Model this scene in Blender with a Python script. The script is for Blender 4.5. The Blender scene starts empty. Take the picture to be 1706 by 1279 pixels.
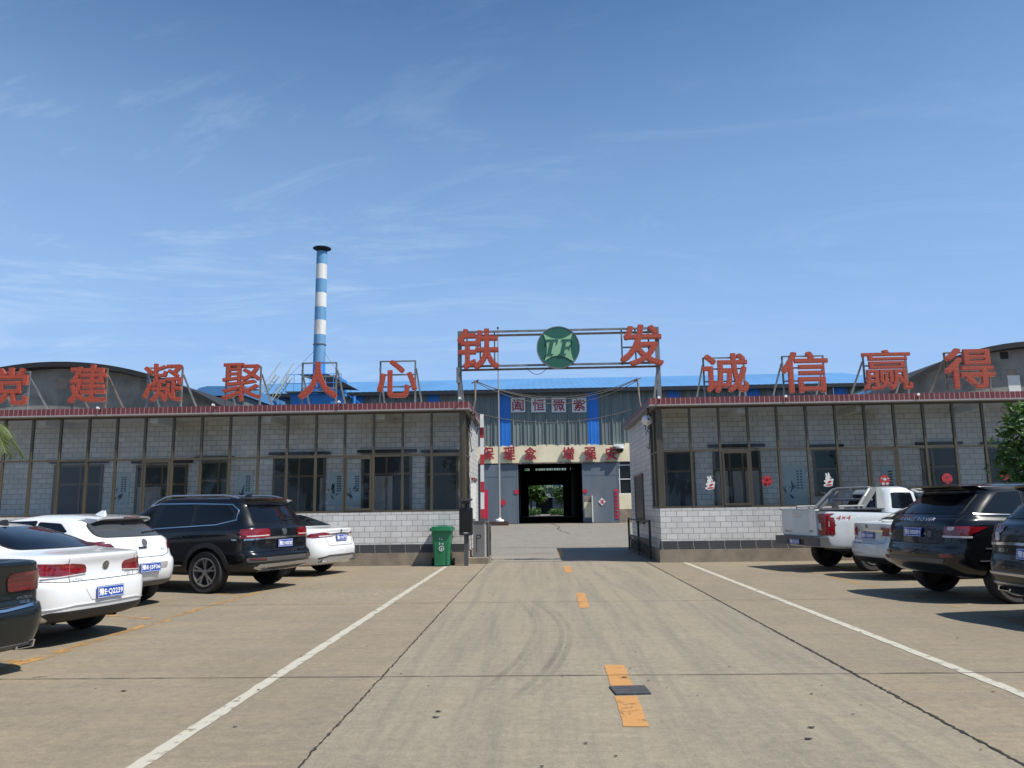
import bpy, bmesh, math, random
from mathutils import Vector, Matrix
from mathutils.bvhtree import BVHTree

R = math.radians
sc = bpy.context.scene
COL = sc.collection
random.seed(7)

# ------------------------------------------------------------------ camera
F, PW, PH, ROLL, EYE = 1285.0, 1706, 1279, .014, 1.55
Yc = Vector((47, 203.5, F)).normalized()
Zc = Vector((-ROLL, -1, (ROLL * 47 + 203.5) / F)).normalized()
Xc = Yc.cross(Zc)

def ray(px, py):
    d = Vector((px - PW / 2, py - PH / 2, F))
    return Vector((d.dot(Xc), d.dot(Yc), d.dot(Zc)))

def P(px, py, Y):
    d = ray(px, py); p = d * (Y / d.y)
    return Vector((p.x, p.y, p.z + EYE))

def G(px, py, z=0.0):
    d = ray(px, py); p = d * ((z - EYE) / d.z)
    return Vector((p.x, p.y, z))

cam = bpy.data.cameras.new("camera")
camo = bpy.data.objects.new("camera", cam); COL.objects.link(camo)
cam.sensor_width = 36; cam.lens = 36 * F / PW; cam.clip_end = 3000; cam.clip_start = .05
rx = Vector((Xc[0], Yc[0], Zc[0])); ry = -Vector((Xc[1], Yc[1], Zc[1])); rz = -Vector((Xc[2], Yc[2], Zc[2]))
mw = Matrix.Identity(4)
for i in range(3):
    mw[i][0], mw[i][1], mw[i][2] = rx[i], ry[i], rz[i]
mw.translation = (0, 0, EYE)
camo.matrix_world = mw
sc.camera = camo

# ------------------------------------------------------------------ materials
MATS = {}

def newmat(name):
    m = bpy.data.materials.new(name); m.use_nodes = True
    nt = m.node_tree; b = nt.nodes["Principled BSDF"]
    MATS[name] = m
    return m, nt, b

def N(nt, typ, **kw):
    n = nt.nodes.new(typ)
    for k, v in kw.items():
        if k in n.inputs: n.inputs[k].default_value = v
        else: setattr(n, k, v)
    return n

def mix_col(nt, fac, a, b, blend='MIX'):
    n = nt.nodes.new("ShaderNodeMix"); n.data_type = 'RGBA'; n.blend_type = blend
    for sock, v in ((n.inputs[0], fac), (n.inputs[6], a), (n.inputs[7], b)):
        if isinstance(v, (int, float)): sock.default_value = v
        elif isinstance(v, tuple): sock.default_value = v if len(v) == 4 else (*v, 1)
        else: nt.links.new(v, sock)
    return n.outputs[2]

def ramp(nt, src, p0, p1, c0=(0, 0, 0, 1), c1=(1, 1, 1, 1)):
    r = nt.nodes.new("ShaderNodeValToRGB")
    r.color_ramp.elements[0].position = p0; r.color_ramp.elements[1].position = p1
    r.color_ramp.elements[0].color = c0; r.color_ramp.elements[1].color = c1
    nt.links.new(src, r.inputs[0]); return r.outputs[0]

def math_n(nt, op, a, b=None, c=None):
    n = nt.nodes.new("ShaderNodeMath"); n.operation = op
    for i, v in enumerate((a, b, c)):
        if v is None: continue
        if isinstance(v, (int, float)): n.inputs[i].default_value = v
        else: nt.links.new(v, n.inputs[i])
    return n.outputs[0]

def coords(nt, scale=(1, 1, 1), kind="Object"):
    t = nt.nodes.new("ShaderNodeTexCoord"); m = nt.nodes.new("ShaderNodeMapping")
    m.inputs["Scale"].default_value = scale
    nt.links.new(t.outputs[kind], m.inputs[0]); return m.outputs[0]

def noise(nt, vec, scale=5, detail=4, rough=.55, dist=0):
    n = nt.nodes.new("ShaderNodeTexNoise")
    n.inputs["Scale"].default_value = scale; n.inputs["Detail"].default_value = detail
    n.inputs["Roughness"].default_value = rough; n.inputs["Distortion"].default_value = dist
    nt.links.new(vec, n.inputs["Vector"]); return n.outputs[0]

def bump(nt, b, h, strength=.3, dist=.01):
    n = nt.nodes.new("ShaderNodeBump"); n.inputs["Strength"].default_value = strength
    n.inputs["Distance"].default_value = dist
    nt.links.new(h, n.inputs["Height"]); nt.links.new(n.outputs[0], b.inputs["Normal"])

def M(name, col, rough=.6, metal=0, var=.12, vs=3.0, bmp=0, bs=60, coat=0, spec=.5, stretch=(1, 1, 1), dirt=None):
    m, nt, b = newmat(name)
    b.inputs["Roughness"].default_value = rough; b.inputs["Metallic"].default_value = metal
    b.inputs["Coat Weight"].default_value = coat; b.inputs["Coat Roughness"].default_value = .03
    b.inputs["Specular IOR Level"].default_value = spec
    v = coords(nt, stretch)
    if var:
        n = noise(nt, v, vs, 5)
        f = ramp(nt, n, .3, .7)
        lo = tuple(max(0, c * (1 - var)) for c in col); hi = tuple(min(1, c * (1 + var * .6)) for c in col)
        c = mix_col(nt, f, lo, hi)
        if dirt:
            n2 = noise(nt, coords(nt, (1, 1, .35)), dirt[1], 6, .65)
            c = mix_col(nt, ramp(nt, n2, .52, .75, c1=(dirt[2],) * 3 + (1,)), c, dirt[0])
        nt.links.new(c, b.inputs["Base Color"])
        nt.links.new(math_n(nt, 'MULTIPLY_ADD', n, .16, rough - .08), b.inputs["Roughness"])
    else:
        b.inputs["Base Color"].default_value = (*col, 1)
    if bmp:
        bump(nt, b, noise(nt, coords(nt), bs, 4), bmp, .01)
    return m

def tile(name, c1, c2, mortar, w, h, ms=.006, offset=.5, rough=.35, bmp=.2, dirt=.15):
    m, nt, b = newmat(name)
    t = nt.nodes.new("ShaderNodeTexCoord"); s = nt.nodes.new("ShaderNodeSeparateXYZ")
    nt.links.new(t.outputs["Object"], s.inputs[0])
    u = math_n(nt, 'ADD', s.outputs[0], s.outputs[1])
    cb = nt.nodes.new("ShaderNodeCombineXYZ"); nt.links.new(u, cb.inputs[0]); nt.links.new(s.outputs[2], cb.inputs[1])
    br = nt.nodes.new("ShaderNodeTexBrick"); br.offset = offset
    nt.links.new(cb.outputs[0], br.inputs["Vector"])
    br.inputs["Color1"].default_value = (*c1, 1); br.inputs["Color2"].default_value = (*c2, 1)
    br.inputs["Mortar"].default_value = (*mortar, 1); br.inputs["Scale"].default_value = 1
    br.inputs["Mortar Size"].default_value = ms; br.inputs["Brick Width"].default_value = w
    br.inputs["Row Height"].default_value = h; br.inputs["Mortar Smooth"].default_value = .1
    n = noise(nt, coords(nt), 1.3, 6, .65)
    c = mix_col(nt, ramp(nt, n, .45, .8, c1=(dirt, dirt, dirt, 1)), br.outputs[0], (.12, .1, .08))
    n2 = noise(nt, coords(nt, (1, 1, 3)), 22, 3)
    c = mix_col(nt, .18, c, mix_col(nt, n2, (.2, .2, .2), (1, 1, 1)), 'OVERLAY')
    nt.links.new(c, b.inputs["Base Color"]); b.inputs["Roughness"].default_value = rough
    inv = math_n(nt, 'SUBTRACT', 1.0, br.outputs[1])
    bump(nt, b, math_n(nt, 'ADD', inv, math_n(nt, 'MULTIPLY', n2, .35)), bmp, .012)
    return m

def glass(name, tint=(.7, .73, .72), spec=1.0, rough=0.0):
    m, nt, b = newmat(name)
    nt.nodes.remove(b); out = nt.nodes["Material Output"]
    tr = N(nt, "ShaderNodeBsdfTransparent"); tr.inputs[0].default_value = (*tint, 1)
    gl = N(nt, "ShaderNodeBsdfGlossy"); gl.inputs["Roughness"].default_value = rough
    fr = N(nt, "ShaderNodeFresnel"); fr.inputs[0].default_value = 1.5
    n = noise(nt, coords(nt), .35, 2)
    bp = N(nt, "ShaderNodeBump"); bp.inputs["Strength"].default_value = .05; bp.inputs["Distance"].default_value = .05
    nt.links.new(n, bp.inputs["Height"]); nt.links.new(bp.outputs[0], gl.inputs["Normal"])
    mx = N(nt, "ShaderNodeMixShader")
    nt.links.new(math_n(nt, 'MULTIPLY', fr.outputs[0], spec), mx.inputs[0])
    nt.links.new(tr.outputs[0], mx.inputs[1]); nt.links.new(gl.outputs[0], mx.inputs[2])
    nt.links.new(mx.outputs[0], out.inputs[0]); return m

M("plinth_concrete", (.25, .205, .155), .85, var=.3, vs=2.2, bmp=.35, bs=25, dirt=((.14, .11, .08), 1.2, .6))
tile("white_tile", (.64, .625, .60), (.52, .505, .485), (.12, .12, .12), .295, .152, .0055, dirt=.32)
tile("dark_stone", (.035, .037, .042), (.055, .057, .06), (.25, .24, .22), .42, .29, .008, .5, .75, .9)
tile("red_tile", (.12, .025, .03), (.16, .035, .04), (.42, .30, .27), .135, .45, .007, 0, .4, .2)
M("brown_frame", (.10, .082, .056), .42, metal=.35, var=.2, vs=2, stretch=(1, 1, .3))
glass("window_glass", (.88, .89, .87), .72)
M("white_plaster", (.62, .61, .58), .9, var=.1)
M("corridor_floor", (.42, .41, .38), .5)
M("door_frame", (.13, .10, .065), .45, metal=.3)
M("door_dark", (.010, .011, .011), .3, var=.4, vs=2)
M("door_green", (.012, .03, .024), .2, var=.5, vs=3)
M("door_blue", (.02, .03, .042), .2, var=.4, vs=2)
M("curtain", (.30, .28, .27), .8, var=.2, vs=6, stretch=(6, 6, .3))
M("poster_paper", (.42, .50, .52), .6, var=.08)
M("poster_ink", (.06, .10, .11), .7)
M("sticker_white", (.72, .70, .66), .5, var=.05)
M("sticker_red", (.42, .03, .035), .5, var=.2, vs=20)
M("grey_steel", (.20, .21, .215), .5, metal=.5, var=.35, vs=4)
M("rust_steel", (.19, .15, .12), .6, metal=.4, var=.35, vs=6)
M("cement_wall", (.22, .21, .19), .9, var=.4, vs=.9, bmp=.8, bs=5, dirt=((.07, .065, .06), .9, .8))
M("dark_roofing", (.014, .015, .018), .85)
M("black_metal", (.018, .018, .02), .5, metal=.2)
M("white_metal", (.72, .72, .70), .45)
M("blue_roof", (.082, .225, .44), .45, var=.12, vs=.3, stretch=(1, .15, 1))
M("blue_panel", (.015, .16, .56), .5, var=.2, vs=.6)
M("blue_steel", (.03, .22, .58), .5, var=.25, vs=1)
M("fascia_dark", (.010, .014, .022), .6)
M("cream_wall", (.76, .68, .47), .85, var=.14, vs=.8, dirt=((.4, .33, .2), .7, .5))
M("grey_door", (.115, .145, .18), .55, var=.14, vs=.5, stretch=(2, 2, .4), dirt=((.2, .19, .17), .4, .35))
M("dark_inside", (.022, .022, .024), .9)  # near-black base: the dimness indoors is put into the colour
M("red_char", (.30, .018, .035), .55)
M("placard", (.62, .62, .60), .6)
M("couplet_red", (.50, .015, .06), .6, var=.1)
M("green_wall", (.22, .27, .20), .7)
M("bin_green", (.016, .175, .08), .38, var=.12)
M("bin_dark", (.006, .05, .025), .5)
M("rubber", (.017, .017, .018), .75, var=.3, vs=12, bmp=.2, bs=60)
M("alloy", (.55, .55, .56), .28, metal=.9, var=.05)
M("alloy_dark", (.03, .03, .033), .4, metal=.5)
M("plastic_black", (.018, .018, .02), .48, var=.2)
M("plastic_grey", (.09, .09, .092), .5, var=.2)
M("chrome", (.72, .72, .72), .12, metal=1, var=0)
def tail_mat(name, c0, c1):
    m, nt, bs = newmat(name)
    t = nt.nodes.new("ShaderNodeTexCoord"); s = nt.nodes.new("ShaderNodeSeparateXYZ"); nt.links.new(t.outputs["Object"], s.inputs[0])
    cbx = nt.nodes.new("ShaderNodeCombineXYZ"); nt.links.new(math_n(nt, 'ADD', s.outputs[0], s.outputs[1]), cbx.inputs[0]); nt.links.new(s.outputs[2], cbx.inputs[1])
    br = nt.nodes.new("ShaderNodeTexBrick"); br.offset = .3; nt.links.new(cbx.outputs[0], br.inputs["Vector"])
    br.inputs["Color1"].default_value = (*c0, 1); br.inputs["Color2"].default_value = (*c1, 1); br.inputs["Mortar"].default_value = (c0[0] * .22, c0[1] * .3, c0[2] * .3, 1)
    br.inputs["Scale"].default_value = 1; br.inputs["Mortar Size"].default_value = .004; br.inputs["Brick Width"].default_value = .19; br.inputs["Row Height"].default_value = .047; br.inputs["Mortar Smooth"].default_value = .6
    nt.links.new(br.outputs[0], bs.inputs["Base Color"]); bs.inputs["Roughness"].default_value = .15; bs.inputs["Coat Weight"].default_value = 1; bs.inputs["Coat Roughness"].default_value = .02
tail_mat("tail_red", (.25, .006, .010), (.13, .003, .006)); tail_mat("tail_dark", (.12, .006, .010), (.07, .004, .007))
M("tail_clear", (.55, .5, .48), .15, var=.2, vs=20, coat=.6)
M("plate_blue", (.012, .06, .34), .35, var=.06)
M("plate_white", (.75, .76, .78), .4, var=0)
M("car_glass", (.004, .005, .008), .03, var=0, spec=.45)
M("car_glass_grey", (.05, .055, .06), .05, var=0, spec=.6)
M("paint_white", (.68, .69, .70), .28, var=.03, vs=2, coat=1)
M("paint_silver_white", (.56, .60, .62), .3, var=.05, vs=2, coat=1, dirt=((.35, .28, .2), 1.5, .35))
M("paint_black", (.004, .0042, .0055), .25, var=.25, vs=2, coat=.6, spec=.3)
M("paint_dark_green", (.007, .010, .0105), .28, var=.25, vs=2, coat=.5, spec=.35)
M("gap_dark", (.012, .012, .012), .8, var=0)
M("roll_grey", (.26, .265, .265), .42, metal=.2, var=.1)
M("mud", (.20, .13, .07), .9, var=.4, vs=6)
M("bark", (.10, .075, .055), .9, var=.3, vs=8, bmp=.6, bs=20)
M("planter_brick", (.06, .035, .03), .85, var=.3)
M("joint_dark", (.030, .026, .022), .95, var=.5, vs=6)
M("asphalt_patch", (.045, .046, .052), .8, var=.35, vs=14, bmp=.4, bs=60)
M("cable", (.015, .015, .016), .6, var=0)
M("emblem_dark", (.018, .10, .07), .4, var=.12)
M("emblem_light", (.23, .44, .26), .45, var=.1)
M("grey_cabinet", (.17, .175, .18), .5, metal=.3, var=.12)
M("screen_black", (.006, .006, .007), .12, var=0)
M("post_grey", (.075, .075, .078), .5, var=.2)
M("yellow_steel", (.52, .48, .33), .55, var=.2)

def led_mat():
    m, nt, b = newmat("letter_red")
    t = nt.nodes.new("ShaderNodeTexCoord"); s = nt.nodes.new("ShaderNodeSeparateXYZ")
    nt.links.new(t.outputs["Object"], s.inputs[0])
    cb = nt.nodes.new("ShaderNodeCombineXYZ")
    nt.links.new(math_n(nt, 'ADD', s.outputs[0], s.outputs[1]), cb.inputs[0]); nt.links.new(s.outputs[2], cb.inputs[1])
    br = nt.nodes.new("ShaderNodeTexBrick"); br.offset = 0
    nt.links.new(cb.outputs[0], br.inputs["Vector"])
    br.inputs["Color1"].default_value = (.66, .125, .046, 1); br.inputs["Color2"].default_value = (.52, .09, .037, 1)
    br.inputs["Mortar"].default_value = (.17, .026, .02, 1); br.inputs["Scale"].default_value = 1
    br.inputs["Mortar Size"].default_value = .0075; br.inputs["Brick Width"].default_value = .04; br.inputs["Row Height"].default_value = .04
    n = noise(nt, coords(nt), 2.5, 5)
    c = mix_col(nt, ramp(nt, n, .4, .75, c1=(.4, .4, .4, 1)), br.outputs[0], (.36, .05, .03))
    nt.links.new(c, b.inputs["Base Color"]); b.inputs["Roughness"].default_value = .55
led_mat()

def corr_mat():
    m, nt, b = newmat("corrugated_grey")
    n1 = noise(nt, coords(nt, (2.2, 2.2, .05)), 1.4, 5, .7)
    n2 = noise(nt, coords(nt, (.3, .3, .3)), 1, 3)
    c = mix_col(nt, ramp(nt, n1, .3, .75), (.085, .11, .112), (.24, .275, .255))
    c = mix_col(nt, ramp(nt, n2, .4, .7, c1=(.4, .4, .4, 1)), c, (.11, .135, .13))
    nt.links.new(c, b.inputs["Base Color"]); b.inputs["Roughness"].default_value = .45
corr_mat()

def chimney_mat():
    m, nt, b = newmat("chimney_bands")
    t = nt.nodes.new("ShaderNodeTexCoord"); s = nt.nodes.new("ShaderNodeSeparateXYZ")
    nt.links.new(t.outputs["Object"], s.inputs[0])
    z = s.outputs[2]
    top = P(537, 418, 60).z; edges = [P(537, y, 60).z for y in (441, 465.5, 488.5, 512, 534, 558)]
    f = None
    for hi, lo in ((edges[0], edges[1]), (edges[2], edges[3]), (edges[4], edges[5])):
        a = math_n(nt, 'MULTIPLY', math_n(nt, 'LESS_THAN', z, hi), math_n(nt, 'GREATER_THAN', z, lo))
        f = a if f is None else math_n(nt, 'ADD', f, a)
    n = noise(nt, coords(nt, (1, 1, .25)), 1.6, 5, .65)
    blue = mix_col(nt, ramp(nt, n, .35, .7), (.09, .24, .41), (.14, .31, .50))
    low = math_n(nt, 'LESS_THAN', math_n(nt, 'ADD', z, math_n(nt, 'MULTIPLY', n, 1.2)), P(537, 590, 60).z)
    blue = mix_col(nt, low, blue, (.03, .24, .66))
    white = mix_col(nt, ramp(nt, n, .5, .75), (.62, .61, .585), (.40, .35, .30))
    nt.links.new(mix_col(nt, f, blue, white), b.inputs["Base Color"]); b.inputs["Roughness"].default_value = .5
chimney_mat()

def leaf_mat(name, c0, c1, trans=.35):
    m, nt, b = newmat(name)
    n = noise(nt, coords(nt), 3.2, 3); n2 = noise(nt, coords(nt), 31, 2)
    c = mix_col(nt, ramp(nt, math_n(nt, 'MULTIPLY_ADD', n2, .5, math_n(nt, 'MULTIPLY', n, .5)), .38, .62), c0, c1)
    nt.links.new(c, b.inputs["Base Color"]); b.inputs["Roughness"].default_value = .45
    tl = N(nt, "ShaderNodeBsdfTranslucent"); nt.links.new(c, tl.inputs[0])
    mx = N(nt, "ShaderNodeMixShader"); mx.inputs[0].default_value = trans
    nt.links.new(b.outputs[0], mx.inputs[1]); nt.links.new(tl.outputs[0], mx.inputs[2])
    nt.links.new(mx.outputs[0], nt.nodes["Material Output"].inputs[0])
leaf_mat("leaf_green", (.03, .075, .015), (.10, .19, .035))
leaf_mat("leaf_bush", (.03, .09, .02), (.09, .19, .04))
leaf_mat("leaf_palm", (.05, .085, .02), (.16, .19, .06))

def ground_mat():
    m, nt, b = newmat("concrete_ground")
    g = coords(nt)
    big = noise(nt, coords(nt, (.18, .10, 1)), 1, 6, .6, .6)
    streak = noise(nt, coords(nt, (3.6, .16, 1)), 1, 7, .7, .5)
    brush = noise(nt, coords(nt, (14, .9, 1)), 1, 5, .7, .4)
    med = noise(nt, coords(nt, (.9, .5, 1)), 1.1, 7, .68, .7)
    fine = noise(nt, g, 55, 6, .75)
    grit = noise(nt, g, 11, 6, .8)
    cross = noise(nt, coords(nt, (.45, 4.2, 1)), 1, 6, .68, .6)
    s = nt.nodes.new("ShaderNodeSeparateXYZ"); nt.links.new(g, s.inputs[0])
    # every slab between the joints was poured separately: its own slight tone
    slab = N(nt, "ShaderNodeTexWhiteNoise"); slab.noise_dimensions = '3D'
    cv = nt.nodes.new("ShaderNodeCombineXYZ")
    nt.links.new(math_n(nt, 'ADD', math_n(nt, 'GREATER_THAN', s.outputs[0], -1.5), math_n(nt, 'GREATER_THAN', s.outputs[0], 2.84)), cv.inputs[0])
    nt.links.new(math_n(nt, 'ADD', math_n(nt, 'GREATER_THAN', s.outputs[1], G(900, 1126).y), math_n(nt, 'MULTIPLY', math_n(nt, 'GREATER_THAN', s.outputs[1], G(900, 1003).y), 2)), cv.inputs[1])
    nt.links.new(cv.outputs[0], slab.inputs[0])
    c = mix_col(nt, ramp(nt, big, .33, .68), (.206, .166, .111), (.278, .226, .151))
    c = mix_col(nt, ramp(nt, med, .42, .70, c1=(.6, .6, .6, 1)), c, (.165, .142, .108))
    pink = noise(nt, coords(nt, (.5, .9, 1)), 1, 5, .6, .3)
    c = mix_col(nt, ramp(nt, pink, .5, .72, c1=(.5, .5, .5, 1)), c, (.250, .198, .155))
    c = mix_col(nt, math_n(nt, 'MULTIPLY', slab.outputs[0], .22), c, (.16, .145, .118))
    lane = math_n(nt, 'MULTIPLY', math_n(nt, 'GREATER_THAN', s.outputs[0], -1.5), math_n(nt, 'LESS_THAN', s.outputs[0], 2.85))
    lanef = math_n(nt, 'MULTIPLY_ADD', lane, .50, .14)
    c = mix_col(nt, math_n(nt, 'MULTIPLY', lane, .5), c, (.250, .220, .163))
    c = mix_col(nt, math_n(nt, 'MULTIPLY', ramp(nt, streak, .44, .70), lanef), c, (.128, .115, .096))
    c = mix_col(nt, math_n(nt, 'MULTIPLY', ramp(nt, brush, .45, .75), math_n(nt, 'MULTIPLY', lanef, .6)), c, (.27, .235, .18))
    c = mix_col(nt, math_n(nt, 'MULTIPLY', ramp(nt, cross, .48, .74), math_n(nt, 'MULTIPLY_ADD', lane, -.22, .42)), c, (.285, .238, .175))
    c = mix_col(nt, math_n(nt, 'MULTIPLY', ramp(nt, cross, .52, .30), math_n(nt, 'MULTIPLY_ADD', lane, -.15, .3)), c, (.14, .118, .092))
    # scuffed pale patch left of the white line and grey yard past the gate
    pc = G(575, 990); dv = N(nt, "ShaderNodeVectorMath"); dv.operation = 'DISTANCE'; nt.links.new(coords(nt, (.45, 1, 1)), dv.inputs[0]); dv.inputs[1].default_value = (pc.x * .45, pc.y, 0)
    pm = N(nt, "ShaderNodeMapRange"); nt.links.new(dv.outputs["Value"], pm.inputs[0]); pm.inputs[1].default_value = .3; pm.inputs[2].default_value = 1.1; pm.inputs[3].default_value = 1; pm.inputs[4].default_value = 0
    c = mix_col(nt, math_n(nt, 'MULTIPLY', pm.outputs[0], ramp(nt, grit, .48, .66)), c, (.29, .265, .20))
    yard = N(nt, "ShaderNodeMapRange"); nt.links.new(s.outputs[1], yard.inputs[0]); yard.inputs[1].default_value = 21; yard.inputs[2].default_value = 25; yard.inputs[4].default_value = .75
    c = mix_col(nt, yard.outputs[0], c, mix_col(nt, ramp(nt, med, .35, .65), (.165, .155, .138), (.215, .203, .183)))
    # tyre marks: arcs about one centre
    def arc(cx, cy, rad, w, y0, y1, amt, c):
        dx = math_n(nt, 'SUBTRACT', s.outputs[0], cx); dy = math_n(nt, 'SUBTRACT', s.outputs[1], cy)
        r = math_n(nt, 'SQRT', math_n(nt, 'ADD', math_n(nt, 'MULTIPLY', dx, dx), math_n(nt, 'MULTIPLY', dy, dy)))
        d = math_n(nt, 'ABSOLUTE', math_n(nt, 'SUBTRACT', r, rad))
        k = N(nt, "ShaderNodeMapRange"); nt.links.new(d, k.inputs[0])
        k.inputs[1].default_value = w * .4; k.inputs[2].default_value = w; k.inputs[3].default_value = 1; k.inputs[4].default_value = 0
        a = N(nt, "ShaderNodeMapRange"); nt.links.new(s.outputs[1], a.inputs[0])
        a.inputs[1].default_value = y0; a.inputs[2].default_value = y0 + 1.2
        e = N(nt, "ShaderNodeMapRange"); nt.links.new(s.outputs[1], e.inputs[0])
        e.inputs[1].default_value = y1; e.inputs[2].default_value = y1 - 2
        side = math_n(nt, 'GREATER_THAN', s.outputs[0], cx)
        f = math_n(nt, 'MULTIPLY', math_n(nt, 'MULTIPLY', k.outputs[0], side), math_n(nt, 'MULTIPLY', a.outputs[0], e.outputs[0]))
        f = math_n(nt, 'MULTIPLY', f, math_n(nt, 'MULTIPLY', ramp(nt, med, .25, .6), amt))
        return mix_col(nt, f, c, (.055, .05, .045))
    for cx_, cy_, rad, amt in ((-14.27, 10.3, 14.16, .36), (-14.27, 10.3, 14.25, .18), (-11.86, 10.03, 12.09, .42), (-11.86, 10.03, 12.19, .28)):
        c = arc(cx_, cy_, rad, .05, 6.3, 13.6, amt, c)
    spots = noise(nt, g, 2.6, 3, .5)
    c = mix_col(nt, ramp(nt, spots, .735, .765, c1=(.75, .75, .75, 1)), c, (.05, .045, .038))
    sp2 = noise(nt, g, 1.15, 6, .75)
    c = mix_col(nt, ramp(nt, sp2, .66, .74, c1=(.35, .35, .35, 1)), c, (.31, .27, .21))
    c = mix_col(nt, .30, c, mix_col(nt, ramp(nt, fine, .25, .75), (.05, .05, .05), (.95, .95, .95)), 'OVERLAY')
    c = mix_col(nt, .25, c, mix_col(nt, ramp(nt, grit, .3, .7), (.1, .1, .1), (.9, .9, .9)), 'OVERLAY')
    nt.links.new(c, b.inputs["Base Color"])
    b.inputs["Roughness"].default_value = .82; b.inputs["Specular IOR Level"].default_value = .3
    bump(nt, b, math_n(nt, 'ADD', fine, math_n(nt, 'MULTIPLY', med, 1.5)), .25, .006)
ground_mat()

def paint_mat(name, col, wear, scale=5, stretch=(1, 1, 1)):
    m, nt, b = newmat(name)
    n = noise(nt, coords(nt, stretch), scale, 6, .7); n2 = noise(nt, coords(nt), 40, 3)
    nt.links.new(mix_col(nt, n2, tuple(c * .85 for c in col), col), b.inputs["Base Color"]); b.inputs["Roughness"].default_value = .7
    tr = N(nt, "ShaderNodeBsdfTransparent"); mx = N(nt, "ShaderNodeMixShader")
    nt.links.new(ramp(nt, n, wear - .07, wear + .07), mx.inputs[0])
    nt.links.new(tr.outputs[0], mx.inputs[1]); nt.links.new(b.outputs[0], mx.inputs[2])
    nt.links.new(mx.outputs[0], nt.nodes["Material Output"].inputs[0])
paint_mat("paint_line_white", (.44, .41, .335), .38, 6)
paint_mat("paint_dash", (.45, .225, .07), .38, 4)
paint_mat("paint_faded", (.42, .235, .07), .52, 2.2, (1.5, .8, 1))
paint_mat("paint_bay", (.46, .25, .07), .55, 1.3)

# ------------------------------------------------------------------ mesh helpers
class MB:
    def __init__(s): s.v = []; s.f = []; s.mi = []
    def add(s, vs, fs, mi=0):
        o = len(s.v); s.v += [Vector(v) for v in vs]; s.f += [[i + o for i in f] for f in fs]; s.mi += [mi] * len(fs)
        return s
    def box(s, x0, x1, y0, y1, z0, z1, mi=0):
        vs = [(x, y, z) for x in (x0, x1) for y in (y0, y1) for z in (z0, z1)]
        return s.add(vs, [(0, 1, 3, 2), (4, 6, 7, 5), (0, 4, 5, 1), (2, 3, 7, 6), (0, 2, 6, 4), (1, 5, 7, 3)], mi)
    def tube(s, a, b, r, n=8, r2=None, mi=0, caps=True):
        a, b = Vector(a), Vector(b); d = (b - a).normalized()
        u = d.orthogonal().normalized(); w = d.cross(u); r2 = r if r2 is None else r2
        vs = [a + (u * math.cos(t) + w * math.sin(t)) * r for t in [2 * math.pi * i / n for i in range(n)]]
        vs += [b + (u * math.cos(t) + w * math.sin(t)) * r2 for t in [2 * math.pi * i / n for i in range(n)]]
        fs = [(i, (i + 1) % n, n + (i + 1) % n, n + i) for i in range(n)]
        if caps: fs += [tuple(range(n))[::-1], tuple(range(n, 2 * n))]
        return s.add(vs, fs, mi)
    def path(s, pts, r, n=6, mi=0):
        for a, b in zip(pts[:-1], pts[1:]): s.tube(a, b, r, n, mi=mi)
        return s
    def bar(s, a, b, w, h=None, mi=0):     # square section
        a, b = Vector(a), Vector(b); h = h or w; d = (b - a).normalized()
        up = Vector((0, 0, 1)) if abs(d.z) < .9 else Vector((0, 1, 0))
        u = d.cross(up).normalized() * w / 2; v = d.cross(u).normalized() * h / 2
        vs = [p + i * u + j * v for p in (a, b) for i, j in ((-1, -1), (1, -1), (1, 1), (-1, 1))]
        return s.add(vs, [(0, 1, 2, 3), (7, 6, 5, 4), (0, 4, 5, 1), (1, 5, 6, 2), (2, 6, 7, 3), (3, 7, 4, 0)], mi)
    def prism(s, poly, d, mi=0):            # poly: 3D points, extruded by vector d
        poly = [Vector(p) for p in poly]; n = len(poly); d = Vector(d)
        return s.add(poly + [p + d for p in poly], [tuple(range(n))[::-1], tuple(range(n, 2 * n))] + [(i, (i + 1) % n, n + (i + 1) % n, n + i) for i in range(n)], mi)
    def lathe(s, prof, c=(0, 0, 0), axis='z', n=24, mi=0, close=False):
        c = Vector(c); o = len(s.v); m = len(prof)
        for i in range(n):
            t = 2 * math.pi * i / n
            for r, h in prof:
                a, b = r * math.cos(t), r * math.sin(t)
                s.v.append(c + (Vector((a, b, h)) if axis == 'z' else Vector((a, h, b))))
        for i in range(n):
            for j in range(m if close else m - 1):
                k = (j + 1) % m
                s.f.append([o + i * m + j, o + ((i + 1) % n) * m + j, o + ((i + 1) % n) * m + k, o + i * m + k]); s.mi.append(mi)
        return s
    def build(s, name, mats, parent=None, local=False, smooth=False, fix=True, auto=35):
        me = bpy.data.meshes.new(name)
        off = Vector(parent.location) if parent is not None and not local else Vector((0, 0, 0))
        if parent is not None and not local and parent.parent is not None: off = off + Vector(parent.parent.location)
        me.from_pydata([tuple(v - off) for v in s.v], [], s.f)
        for m in ([mats] if isinstance(mats, str) else mats): me.materials.append(MATS[m])
        me.polygons.foreach_set("material_index", s.mi)
        if fix:
            bm = bmesh.new(); bm.from_mesh(me); bmesh.ops.recalc_face_normals(bm, faces=bm.faces); bm.to_mesh(me); bm.free()
        if smooth:
            me.shade_smooth(); me.set_sharp_from_angle(angle=R(auto))
        me.update()
        o = bpy.data.objects.new(name, me); COL.objects.link(o)
        if parent is not None: o.parent = parent
        return o

def tag(o, label=None, cat=None, group=None, kind=None):
    if label: o["label"] = label
    if cat: o["category"] = cat
    if group: o["group"] = group
    if kind: o["kind"] = kind
    return o

def empty(name, loc, label, cat, group=None, rz=0):
    o = bpy.data.objects.new(name, None); COL.objects.link(o); o.location = loc; o.rotation_euler.z = rz
    o.empty_display_size = .2
    return tag(o, label, cat, group)

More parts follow.
